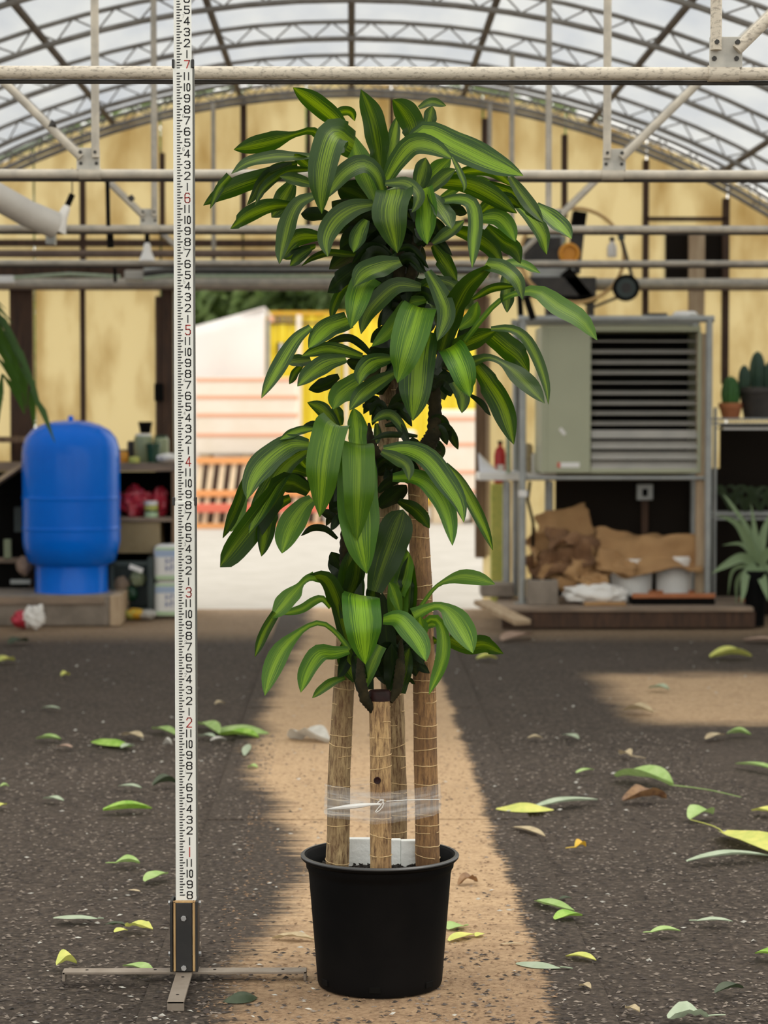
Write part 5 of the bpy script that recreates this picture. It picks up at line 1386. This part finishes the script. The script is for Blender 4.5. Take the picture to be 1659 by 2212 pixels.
def cactus(px, ytop, Y, w, m, name, label, z0, potm, pw, ph_, n=9):
    s = F/Y; x = P(px, 900, Y).x; rt = pw/2/s
    e = empty(name, (x, Y, z0), label, 'cactus')
    zt_ = z0+ph_
    MB().lathe([(rt*.72, z0), (rt*.95, zt_-.035), (rt*1.04, zt_-.035), (rt*1.04, zt_), (rt*.92, zt_), (rt*.9, zt_-.015)], (x, Y, 0), 28, True, True).build('pot_wall', M[potm], e, smooth=True, sharp=40)
    return e, x, zt_
def ribbed(e, x, Y, z0, z1, r, m, nm='stem', ribs=10):
    rows = []; n = 14
    for i in range(n+1):
        t = i/n; k = math.sqrt(max(0, 1-((t-.35)/.65)**2)) if t > .35 else .85+.15*t/.35
        rows.append([Vector((x+math.cos(a)*r*k*(1+.12*math.cos(a*ribs)), Y+math.sin(a)*r*k*(1+.12*math.cos(a*ribs)), z0+(z1-z0)*t)) for a in [2*math.pi*j/60 for j in range(61)]])
    MB().grid(rows).build(nm, M[m], e, smooth=True, sharp=180)
e, x, z = cactus(1578, 0, 14.62, 0, '', 'terracotta_cactus', 'bright green cactus in a terracotta pot on the wire shelf', uz, 'terra', 50, .10)
ribbed(e, x, 14.62, z-.015, P(1574, 812, 14.62).z, .056, 'cactus')
e, x, z = cactus(1640, 0, 14.64, 0, '', 'black_pot_cactus', 'dark cacti in a wide black pot at the shelf edge', uz, 'dark_iron', 92, .20)
ribbed(e, P(1611, 0, 14.64).x, 14.6, z-.015, P(1611, 788, 14.6).z, .035, 'cactus_dark'); ribbed(e, P(1643, 0, 14.64).x, 14.66, z-.015, P(1643, 758, 14.66).z, .05, 'cactus_dark', 'stem', 7); ribbed(e, P(1668, 0, 14.64).x, 14.62, z-.015, P(1668, 780, 14.66).z, .04, 'cactus_dark', 'stem', 7)
def agave(name, label, px, py, Y, blades, m, cat='plant', pot=None):
    c = P(px, py, Y)
    e = empty(name, (c.x, Y, 0 if pot else c.z), label, cat)
    if pot:
        rt, m2, x_off = pot
        MB().lathe([(rt*.75, 0), (rt, c.z-.05), (rt*1.05, c.z-.05), (rt*1.05, c.z-.02), (rt*.9, c.z-.03)], (c.x, Y, 0), 28, True, True).build('pot_wall', M[m2], e, smooth=True, sharp=40)
    for pts, w, dd in blades:
        q = [P(a, b, Y+dd*(i/(len(pts)-1))) for i, (a, b) in enumerate(pts)]
        ctl = [q[0]*2-q[1]]+q+[q[-1]*2-q[-2]]; ds = []
        for i in range(1, len(ctl)-2):
            for k in range(6): ds.append(cr4(ctl[i-1], ctl[i], ctl[i+1], ctl[i+2], k/6))
        ds.append(q[-1]); n = len(ds); rows = []
        for i, p in enumerate(ds):
            T_ = (ds[min(i+1, n-1)]-ds[max(i-1, 0)]).normalized(); S_ = T_.cross((p-CAM).normalized())
            S_ = S_.normalized() if S_.length > .01 else Vector((1, 0, 0)); t = i/(n-1); hw = w/2/(F/Y)*(1-t**2.2)*(.8+.4*t*(1-t)*2)
            V = (p-CAM).normalized()
            rows.append([p-S_*hw-V*hw*.35, p, p+S_*hw-V*hw*.35])
        MB().grid(rows).build('blade', M[m], e, smooth=True, sharp=180)
agave('agave_plant', 'grey green agave with long arching blades in a black pot beside the wire rack', 1632, 1225, 14.15,
      [([(1632, 1215), (1615, 1170), (1590, 1130), (1548, 1112)], 22, -.1), ([(1630, 1215), (1600, 1205), (1565, 1222), (1535, 1240)], 24, -.15), ([(1632, 1220), (1612, 1240), (1606, 1280), (1600, 1305)], 20, -.15),
       ([(1636, 1215), (1632, 1160), (1622, 1085)], 18, .05), ([(1640, 1215), (1650, 1150), (1668, 1100)], 20, .05), ([(1640, 1220), (1665, 1190), (1700, 1200)], 22, -.1), ([(1638, 1225), (1650, 1260), (1660, 1300)], 22, -.2),
       ([(1634, 1222), (1585, 1230), (1572, 1290)], 10, .1), ([(1625, 1200), (1600, 1175), (1558, 1178)], 10, .12), ([(1634, 1222), (1595, 1250), (1590, 1310)], 12, .1), ([(1640, 1210), (1620, 1150), (1580, 1090), (1560, 1065)], 12, .15), ([(1640, 1222), (1680, 1240), (1700, 1290)], 20, -.1)], 'agave', 'agave', (.075, 'pot', 0))
lz = P(1600, 1111, 14.5).z+.003
rs = random.Random(5)
for i, px in enumerate((1580, 1610, 1642, 1668)):
    bl = []
    for k in range(8):
        a = rs.uniform(-1.2, 1.2); L = rs.uniform(40, 75)
        bl.append(([(px, 1104), (px+math.sin(a)*L*.5, 1104-L*.7), (px+math.sin(a)*L, 1104-L*.75*math.cos(a*.6))], 9, rs.uniform(-.08, .08)))
    agave('dim_seedling', ['dim green seedling on the lower wire shelf next to the stand leg', 'dim green seedling, second along the lower wire shelf', 'dim green seedling, third along the lower wire shelf', 'dim green seedling at the far end of the lower wire shelf'][i], px, 1106, 14.72, bl, 'dim_leaf', 'seedling')
b = MB(); b.lathe([(.05, 0), (.062, .14), (.066, .14), (.06, .15)], (P(1622, 1300, 14.35).x, 14.42, 0), 24); one(b, 'red_pot', 'terra', 'dark red pot half hidden behind the agave pot', 'pot', smooth=True, sharp=40)

# ================================================================== the yard beyond the door
def yb_(name, parts, label, cat, Y, group=None):
    px0 = parts[0]; e = empty(name, (P((px0[1]+px0[3])/2, 1100, Y).x, Y, -.03), label, cat, group)
    for nm, x0, y0, x1, y1, m, dy, d in parts:
        mb = MB(); pb(mb, x0, y0, x1, y1, Y+dy, d); mb.build(nm, M[m], e, bevel=.004)
    return e
KY = 33.0
cont = empty('shipping_container', (P(810, 1090, KY).x, KY+1.2, -.03), 'bright yellow shipping container in the yard', 'container')
xa, xb = P(574, 800, KY).x, P(1064, 800, KY).x; za, zb2 = P(800, 1085, KY).z, P(800, 676, KY).z
rows_t, rows_b = [], []
prof_x = []; k = 0; x = xa
while x < xb:
    for dx, dy in ((0, 0), (.07, 0), (.105, .045), (.175, .045)):
        prof_x.append((x+dx, KY+dy))
    x += .21
MB().grid([[Vector((x, y, za)) for x, y in prof_x], [Vector((x, y, zb2)) for x, y in prof_x]]).build('corrugated_side', M['yellow'], cont)
MB().box(((xa+xb)/2, KY+1.3, (za+zb2)/2), (xb-xa, 2.3, zb2-za)).build('container_body', M['yellow'], cont)
def kb(nm, x0, y0, x1, y1, m, dy=-.05, d=.08):
    mb = MB(); pb(mb, x0, y0, x1, y1, KY+dy, d); mb.build(nm, M[m], cont)
kb('top_rail', 572, 672, 1066, 680, 'gl_orange'); kb('bottom_rail', 572, 1080, 1066, 1098, 'gl_orange'); kb('brown_band', 576, 696, 704, 700, 'wood_mid', -.02, .04)
kb('corner_post', 572, 676, 580, 1095, 'gl_orange'); kb('pale_post', 640, 680, 652, 1080, 'cream_wrap'); kb('pale_post', 744, 680, 752, 1080, 'cream_wrap')
kb('sign_plate', 599, 741, 616, 766, 'white_plastic', -.06, .04); kb('sign_edge', 598, 740, 604, 766, 'black', -.07, .02); kb('sign_edge', 611, 740, 618, 758, 'black', -.07, .02)
kb('orange_mark', 580, 682, 592, 695, 'strap', -.06, .04)
for i, px in enumerate((597, 606, 616, 626)): kb('faded_letter', px, 682, px+5, 694, 'wood_grey', -.06, .03)
kb('door_bar', 728, 720, 732, 1080, 'grey_metal', -.08, .05)
# white tarpaulin shelter with a ridge
AY = 29.0
tent = empty('tarp_shelter', (P(450, 1090, AY).x, AY, -.03), 'white tarpaulin shelter with sloping top in the yard', 'shelter')
pk, ev, bt, mid_ = P(572, 664, AY), P(300, 740, AY), P(572, 860, AY), P(300, 1085, AY)
rows = []
n = 16
for i in range(n+1):
    row = []
    for j in range(n+1):
        u, v = j/n, i/n
        xt = ev.x+(pk.x-ev.x)*u; ztop = ev.z+(pk.z-ev.z)*u; z = ztop+(-.02-ztop)*v
        row.append(Vector((xt, AY+.10*mnoise.noise(Vector((xt*3, z*.9, 0)))-.25*v, z)))
    rows.append(row)
MB().grid(rows).build('tarp_front', M['tarp'], tent, smooth=True, sharp=180, solid=.02)
MB().grid([[Vector((ev.x, AY, ev.z)), Vector((pk.x, AY, pk.z))], [Vector((ev.x, AY+2.5, ev.z)), Vector((pk.x, AY+2.5, pk.z))]]).build('tarp_roof', M['tarp'], tent, solid=.02)
for x, z in ((ev.x+.05, ev.z-.05), (pk.x-.05, pk.z-.05)):
    for yy in (AY+.12, AY+2.4): MB().tube([(x, yy, -.03), (x, yy, z)], .03, 8).build('tent_pole', M['grey_metal'], tent)
# wrapped pallet loads with orange straps
def load(x0, x1, y0, y1, Y, ys_, label):
    e = empty('wrapped_load', (P((x0+x1)/2, y1, Y).x, Y+.5, -.03), label, 'pallet load', 'wrapped pallet loads')
    mb = MB(); pb(mb, x0, y0, x1, y1, Y, 1.0); mb.build('wrapped_block', M['cream_wrap'], e, bevel=.03)
    for y in ys_:
        mb = MB(); pb(mb, x0-1, y-4, x1+1, y+4, Y-.012, 1.02); mb.build('strap', M['strap'], e)
    return e
def feet(e, x0, x1, Y, y1):
    a, b = P(x0, y1, Y), P(x1, y1, Y)
    for t in (.08, .5, .92):
        MB().box((a.x+(b.x-a.x)*t, Y+.5, (a.z-.03)/2), (.12, .9, a.z+.03)).build('skid', M['pallet_wood'], e)
e = load(424, 640, 815, 982, 27.6, (820, 858, 897, 940), 'tall cream wrapped load with four orange straps beside the door post'); feet(e, 424, 640, 27.6, 982)
e = load(938, 1042, 885, 1085, 27.8, (905, 960, 1020, 1062), 'cream wrapped load with orange straps between plant and door post'); feet(e, 938, 1042, 27.8, 1085)
e = load(760, 900, 930, 1085, 28.2, (965, 1010, 1050), 'cream wrapped load half hidden behind the plant'); feet(e, 760, 900, 28.2, 1085)
def pallet(x0, x1, y0, y1, Y, label):
    a, b = P(x0, y0, Y), P(x1, y1, Y); e = empty('leaning_pallet', ((a.x+b.x)/2, Y, -.03), label, 'pallet', 'pallets leaning in the yard')
    H_ = a.z-(-.03); W_ = b.x-a.x; lean = .18
    def pt(u, v, off=0): return Vector((a.x+W_*u, Y-.25+lean*2*v+off, -.03+H_*v))
    for v in (.03, .5, .97): MB().bar(pt(0, v, -.09), pt(1, v, -.09), .075, .05, (0, 1, 0)).build('stringer', M['pallet_orange'], e)
    nsl = 6
    for i in range(nsl):
        u = .05+.9*i/(nsl-1); MB().bar(pt(max(0, u-.09), .03, -.03), pt(min(1, u+.02), .97, -.03), .062, .02, (0, 1, 0)).build('slat', M['pallet_wood'], e)
    mb = MB(); mb.poly([pt(.02, .03, .12), pt(.98, .03, .12), pt(.98, .97, .12), pt(.02, .97, .12)], (0, .02, 0)); mb.build('dark_infill', M['wood_dark'], e)
pallet(424, 560, 990, 1090, 27.0, 'orange edged pallet with slanted pale slats beside the door post')
pallet(566, 702, 990, 1090, 27.1, 'orange edged pallet with slanted slats behind the drooping leaves')
bm_ = MB(); pb(bm_, 414, 1089, 720, 1107, 26.6, .12); one(bm_, 'red_beam', 'pink_red', 'faded red beam on the gravel before the leaning pallets', 'beam', bevel=.01)
# trees behind
def tree(x, Y, h_, r, seed, label):
    rt = random.Random(seed); e = empty('leafy_tree', (x, Y, -.03), label, 'tree', 'trees behind the yard')
    MB().tube([(x, Y, -.03), (x+.1, Y, h_*.4), (x-.1, Y, h_*.7)], [.22, .16, .08], 10).build('trunk', M['bark_grey'], e, smooth=True)
    mb = MB()
    cl = [(Vector((x+rt.uniform(-r, r), Y+rt.uniform(-r, r)*.7, h_*rt.uniform(.22, .9))), r*rt.uniform(.28, .5)) for _ in range(44)]
    for c_, cr_ in cl:
        for k in range(200):
            d = Vector((rt.gauss(0, 1), rt.gauss(0, 1), rt.gauss(0, .8))); d = d.normalized()*cr_*rt.uniform(.4, 1)
            p = c_+d; s_ = rt.uniform(.10, .2); n_ = Vector((rt.gauss(0, 1), rt.gauss(0, 1), rt.gauss(.5, 1))).normalized(); t_ = n_.orthogonal().normalized(); u_ = n_.cross(t_)
            mb.quad(p-t_*s_, p-u_*s_*.45, p+t_*s_, p+u_*s_*.45)
    o = mb.build('crown', M['tree_leaf'], e); o['kind'] = 'stuff'
for i, (px, Y, h_, r, lb) in enumerate(((330, 42, 7, 2.6, 'broad leafy tree behind the white shelter'), (520, 44, 7.5, 2.8, 'leafy tree behind the join of shelter and container'), (690, 42, 7, 2.6, 'leafy tree behind the pale container post'),
                                   (860, 45, 8, 3.0, 'leafy tree behind the middle of the yellow container'), (1030, 43, 7.5, 2.8, 'leafy tree behind the far end of the yellow container'))):
    tree(P(px, 700, Y).x, Y, h_, r, 20+i, lb)

for i, (px, Y, h_, r, lb) in enumerate(((400, 52, 7, 2.8, 'leafy tree in the second row, above the sloping shelter roof'), (610, 53, 7.5, 2.8, 'leafy tree in the second row, above the container corner'), (780, 52, 7.5, 2.8, 'leafy tree in the second row, hidden mostly by the plant'), (960, 54, 8, 3.0, 'leafy tree in the second row, beyond the container end'))):
    tree(P(px, 700, Y).x, Y, h_, r, 40+i, lb)

# ================================================================== fallen leaves
def gleaf(x1, y1, x2, y2, w, curl, m, label, bow=.01, stem=0, cat='leaf', name='fallen_leaf', crink=0.0, lift=0.0, wob=0.0):
    a, b = G(x1, y1), G(x2, y2); L = (b-a).length; T_ = (b-a)/L; S_ = Vector((-T_.y, T_.x, 0))
    rnd = random.Random(int(x1*7+y1*13)); n = 10; rows = []; ph = rnd.uniform(0, 6); bow *= .4; curl *= .5; w *= .85; crink *= .6
    for i in range(n+1):
        t = i/n; hw = w/2*(math.sin(math.pi*min(1, .05+t*.97))**.75)+.0004
        c = a.lerp(b, t)+S_*wob*math.sin(math.pi*t)
        z = .004+bow*math.sin(math.pi*t)+lift*t
        row = []
        for j in range(5):
            u = -1+j/2
            zz_ = z+curl*w*abs(u)**1.7*(.4+math.sin(math.pi*t))+crink*w*mnoise.noise(Vector((t*4+ph, u*2, ph)))
            row.append(c+S_*u*hw*(1-.25*abs(curl))+Vector((0, 0, max(zz_, .0025))))
        rows.append(row)
    mb = MB(); mb.grid(rows)
    if not stem:
        return tag(mb.build(name, M[m], smooth=True, sharp=180), label, cat)
    e = empty(name, ((a.x+b.x)/2, (a.y+b.y)/2, 0), label, cat); mb.build('blade', M[m], e, smooth=True, sharp=180)
    p0 = a if stem < 0 else b; sg = -1 if stem < 0 else 1
    L2 = abs(stem); pts_ = [p0+T_*sg*L2*t+S_*.02*math.sin(t*4)*L2*3+Vector((0, 0, .006)) for t in (-.05, .2, .45, .7, 1.0)]
    MB().tube(pts_, [.0022, .002, .0019, .0018, .0014], 6).build('leaf_stalk', M[m], e, smooth=True)
    return e
GL = [
(115,1986,212,1988,.055,.05,'gl_grey','long flat pale green leaf left of the staff stand, lying level',.006,.015),
(250,1868,302,1868,.075,.35,'gl_green','pale green cupped leaf beside the staff, with a dark curled stalk',.012,-.03),
(313,1907,363,1890,.06,.3,'gl_green','pale green boat shaped leaf close to the staff, above the stand',.012,0),
(276,1926,303,1929,.02,.2,'gl_tan','tiny tan leaf bit left of the staff',.003,0),
(247,2017,276,2013,.04,.2,'gl_yellow','small round yellow leaf in the clump by the staff',.006,0),
(272,2003,330,2012,.05,.4,'gl_yellow','crinkled yellow green leaf in the clump by the staff',.012,0,'c'),
(226,2001,275,2003,.03,.3,'gl_dark','dark shrivelled leaf in the clump by the staff',.008,0,'c'),
(122,2090,166,2086,.08,.45,'gl_yellow','speckled yellow green leaf curled up at the left edge of the floor',.025,0),
(268,2090,334,2106,.05,.3,'gl_green','pale curved leaf tucked behind the left stand bar',.012,0),
(484,2167,556,2158,.07,-.5,'gl_dark','dark green arched leaf in front of the right stand bar',.045,0),
(223,1754,328,1750,.075,.5,'gl_bright','bright green boat shaped leaf alone left of the staff',.01,0),
(256,1701,306,1705,.04,.3,'gl_grey','pale grey leaf left of the staff next to the dark one',.01,0),
(330,1700,384,1696,.07,.6,'gl_dark','dark green curled leaf touching the staff edge',.03,0),
(93,1728,138,1733,.045,.3,'gl_grey','small grey green leaf far left, above the bright boat leaf',.012,0),
(78,1598,132,1600,.07,.35,'gl_green','pale green leaf far left in the middle distance',.012,0),
(200,1603,285,1614,.11,-.5,'gl_bright','bright green arched leaf in the middle distance',.05,0),
(262,1618,291,1613,.05,.3,'gl_grey','pale leaf tip just under the bright arched leaf',.01,0),
(265,1590,310,1597,.07,.3,'gl_tan','pale tan leaf right behind the bright arched leaf',.02,0),
(122,1615,157,1617,.05,.2,'gl_pink','pinkish tan leaf before the far pale green leaf',.012,0),
(330,1576,382,1592,.07,.35,'gl_green','slim pale green leaf left of the staff in the leaf pile',.02,0),
(428,1566,476,1590,.09,.4,'gl_green','pale green leaf just right of the staff in the leaf pile',.03,0),
(428,1592,468,1597,.05,.3,'gl_grey','pale leaf at the foot of the pile right of the staff',.015,0),
(466,1577,582,1586,.16,-.5,'gl_green','largest long pale green leaf on top of the pile right of the staff',.07,0),
(475,1590,560,1596,.12,.3,'gl_bright','green leaf underneath the largest leaf of the pile',.02,0),
(455,1602,490,1600,.05,.3,'gl_white','whitish leaf before the pile right of the staff',.012,0),
(352,1612,372,1612,.06,.6,'gl_white','whitish cupped leaf by the left side of the staff',.02,0),
(528,1634,538,1610,.04,.2,'gl_grey','thin grey leaf pointing away beside the tan strip',.01,0),
(535,1660,557,1661,.05,.3,'gl_green','small green leaf on the edge of the tan strip',.01,0),
(0,1702,20,1701,.04,.3,'gl_green','green leaf cut by the frame edge, the farther of two',.01,0),
(-8,1747,14,1741,.04,.3,'gl_yellow','pale yellow leaf cut by the frame edge, the nearer of two',.01,0),
(90,1531,130,1533,.05,.2,'gl_grey','faint grey leaf far out left of the staff',.01,0),
(-5,1432,32,1429,.12,.3,'gl_yellow','yellowish leaf far off at the left frame edge',.02,0),
(20,1393,60,1388,.12,.3,'gl_dark','dark leaf far off before the plinth',.03,0),
(132,1462,151,1461,.09,.3,'gl_yellow','tiny yellow leaf far off below the blue tank',.015,0),
(464,1523,486,1522,.06,.3,'gl_tan','tiny tan leaf right of the staff far off',.012,0),
(625,1596,716,1606,.16,.4,'gl_white','crumpled whitish plastic scrap on the tan strip behind the canes',.03,0,'c'),
(588,2030,682,2034,.04,.4,'gl_tan','crinkled pale yellow leaf just left of the pot',.015,0,'c'),
(968,2011,1004,2004,.075,.2,'gl_green','pale green leaf just right of the pot, the farther one',.008,.012),
(970,2036,1026,2022,.05,.25,'gl_yellow','pale yellow green leaf just right of the pot, the nearer one',.008,0),
(1028,2026,1045,2020,.03,.2,'gl_yellow','tiny pale leaf at the tip of the leaf beside the pot',.004,0),
(990,1914,1032,1908,.05,.5,'gl_brown','crumpled dark brown leaf on the tan strip near the pot rim',.03,0,'c'),
(1072,1748,1196,1752,.14,-.55,'gl_yellow','big folded yellow green leaf at the edge of the tan strip',.05,0),
(1150,1748,1291,1731,.07,.3,'gl_grey','long grey green leaf behind the big folded leaf',.02,0),
(1108,1790,1178,1810,.05,.3,'gl_tan','pale cream leaf in front of the big folded leaf',.012,0),
(1243,1834,1266,1832,.05,.5,'gl_orange','small orange yellow petal with a pale stalk',.02,-.035),
(1345,1732,1440,1727,.09,.6,'gl_brown','rust brown curled leaf under the long stalked leaf',.03,0,'c'),
(1332,1680,1455,1700,.15,.4,'gl_green','pale green leaf with a long stalk trailing to the right',.04,.32),
(1490,1772,1541,1762,.10,.35,'gl_green','pale green upturned leaf behind the big yellow leaf',.04,0),
(1560,1800,1700,1858,.17,.2,'gl_yellow','big yellow leaf with a long stalk at the right frame edge',.02,-.22),
(1484,1864,1660,1852,.06,.3,'gl_grey','long grey green leaf in front of the big yellow leaf',.03,0),
(1157,1950,1241,1972,.06,.35,'gl_green','pale green crescent leaf on dark earth right of the strip',.015,0,'w'),
(1198,1990,1258,1982,.07,.3,'gl_bright','short yellow green leaf just below the crescent leaf',.012,0),
(1405,2018,1470,2015,.045,.3,'gl_green','pale green spoon shaped leaf with a short stalk',.012,-.02),
(1505,1993,1583,1994,.04,.2,'gl_grey','slim grey leaf with a dark thread stalk',.01,-.02),
(1116,2083,1212,2094,.06,-.3,'gl_grey','long dusty grey green leaf lying over the strip edge',.02,.03),
(1223,2069,1288,2079,.045,.3,'gl_yellow','short bright yellow leaf near the strip edge',.012,0),
(1632,2063,1690,2072,.06,.3,'gl_bright','green leaf cut by the frame edge at the right',.012,0),
(1443,2206,1530,2200,.08,.4,'gl_grey','crinkled grey green leaf at the very bottom right',.02,.04,'c'),
(1545,2149,1606,2138,.04,.5,'gl_dark','dark curled leaf near the bottom right',.015,0),
(1208,1945,1235,1944,.03,.2,'gl_dark','dull green shred above the crescent leaf',.006,0),
(1348,1537,1411,1542,.10,.4,'gl_tan','rolled tan leaf beside the pale patch',.03,0),
(1402,1489,1446,1492,.09,.3,'gl_grey','pale grey leaf on the edge of the pale patch',.02,0),
(1534,1422,1624,1420,.16,.4,'gl_yellow','long pale yellow leaf beyond the pale patch',.04,0),
(1525,1599,1566,1590,.06,.3,'gl_tan','pale tan leaf of a pair right of the pale patch, the nearer',.015,0),
(1570,1588,1622,1590,.08,.4,'gl_green','pale green split leaf of the pair right of the pale patch',.02,0),
(1140,1597,1172,1597,.05,.3,'gl_tan','small tan leaf right of the strip in the middle distance',.012,0),
(1216,1590,1251,1599,.05,.3,'gl_grey','small grey leaf right of the strip in the middle distance',.012,0),
(1340,1632,1364,1636,.07,.4,'gl_tan','small cupped tan leaf on a thin stalk',.02,.08),
(1245,1672,1283,1665,.035,.3,'gl_green','thin green leaf before the small cupped leaf',.01,0),
(1590,1652,1690,1672,.05,.4,'gl_green','curved pale green leaf running out of the right frame edge',.02,0),
(1625,1754,1680,1762,.07,.3,'gl_yellow','pale yellow leaf scrap at the right frame edge',.015,0),
(1030,1425,1074,1424,.11,.3,'gl_yellow','pale leaf far off just under the lowest right plant leaf',.02,0),
(1252,2134,1277,2140,.03,.4,'gl_tan','tiny pale curled leaf on dark earth near the strip',.01,0),
(1352,2180,1382,2190,.03,.4,'gl_tan','tiny forked tan bit at the bottom of the dark earth',.008,0,'c'),
(1085,1385,1150,1372,.16,.3,'gl_pink','pinkish paper strip on the floor before the platform',.01,0),
(1605,1385,1700,1387,.14,.2,'gl_pink','pink strip on the floor at the right frame edge',.01,0),
(1080,2043,1133,2042,.012,.2,'gl_tan','thin tan straw on the strip right of the pot',.004,0),
]
for q in GL:
    ex_ = q[10] if len(q) > 10 else ''
    gleaf(*q[:8], bow=q[8], stem=q[9], crink=.35 if ex_ == 'c' else .06, wob=-.02 if ex_ == 'w' else 0.0)
# small grit: chips of bark and pale flecks on the earth
def litter(name, label, n, seed, m, x0, x1, y0, y1, s0, s1, far=False, skip=False):
    rt = random.Random(seed); mb = MB()
    for i in range(n):
        y = y0+(y1-y0)*rt.random()**1.5; x = rt.uniform(x0, x1)*(y/6.5 if far else 1)
        if skip and -.30 < x < .45 and rt.random() < (.93 if y > 5.6 else .6): continue
        s_ = rt.uniform(s0, s1); a = rt.uniform(-.7, .7); h_ = rt.uniform(.001, .35*s_)
        ca, sa = math.cos(a), math.sin(a); L_, W_ = s_, s_*rt.uniform(.25, .6); z = -.004 if -.45 < x < .56 else -.011
        z += .004 if -.45 < x < .56 else 0
        p = [Vector((x+ca*u*L_-sa*v*W_, y+sa*u*L_+ca*v*W_, z+zz_)) for u, v, zz_ in ((-.5, 0, h_*rt.random()), (0, -.5, h_*rt.random()), (.5, 0, h_*rt.random()), (0, .5, h_), (0, 0, h_*1.3))]
        k = len(mb.v); mb.v += p; mb.f += [(k, k+1, k+4), (k+1, k+2, k+4), (k+2, k+3, k+4), (k+3, k, k+4)]
    o = mb.build(name, M[m]); return tag(o, label, 'litter', None, 'stuff')
M['chip_dark'] = mat('dark_bark_chip', (.075, .058, .05), (.028, .022, .018), 40, .9)
M['chip_light'] = mat('light_bark_chip', (.26, .215, .175), (.15, .12, .10), 40, .9)
M['chip_tan'] = mat('tan_chip', (.30, .19, .11), (.16, .10, .06), 40, .9)
litter('bark_litter', 'fine dark bark chips scattered over the dark earth', 13000, 1, 'chip_dark', -1.25, 1.4, 4.75, 9.5, .006, .020, False, True)
litter('grey_litter', 'fine lighter grey brown bark chips mixed over the dark earth', 9000, 4, 'chip_light', -1.25, 1.4, 4.75, 9.5, .006, .018, False, True)
litter('tan_litter', 'fine tan crumbs scattered over the concrete strip', 3500, 2, 'chip_tan', -.35, .47, 4.75, 9.0, .004, .014)
litter('pale_flecks_litter', 'tiny pale flecks dotted over the whole floor', 420, 3, 'gl_white', -1.2, 1.3, 4.8, 13.5, .006, .022, True)
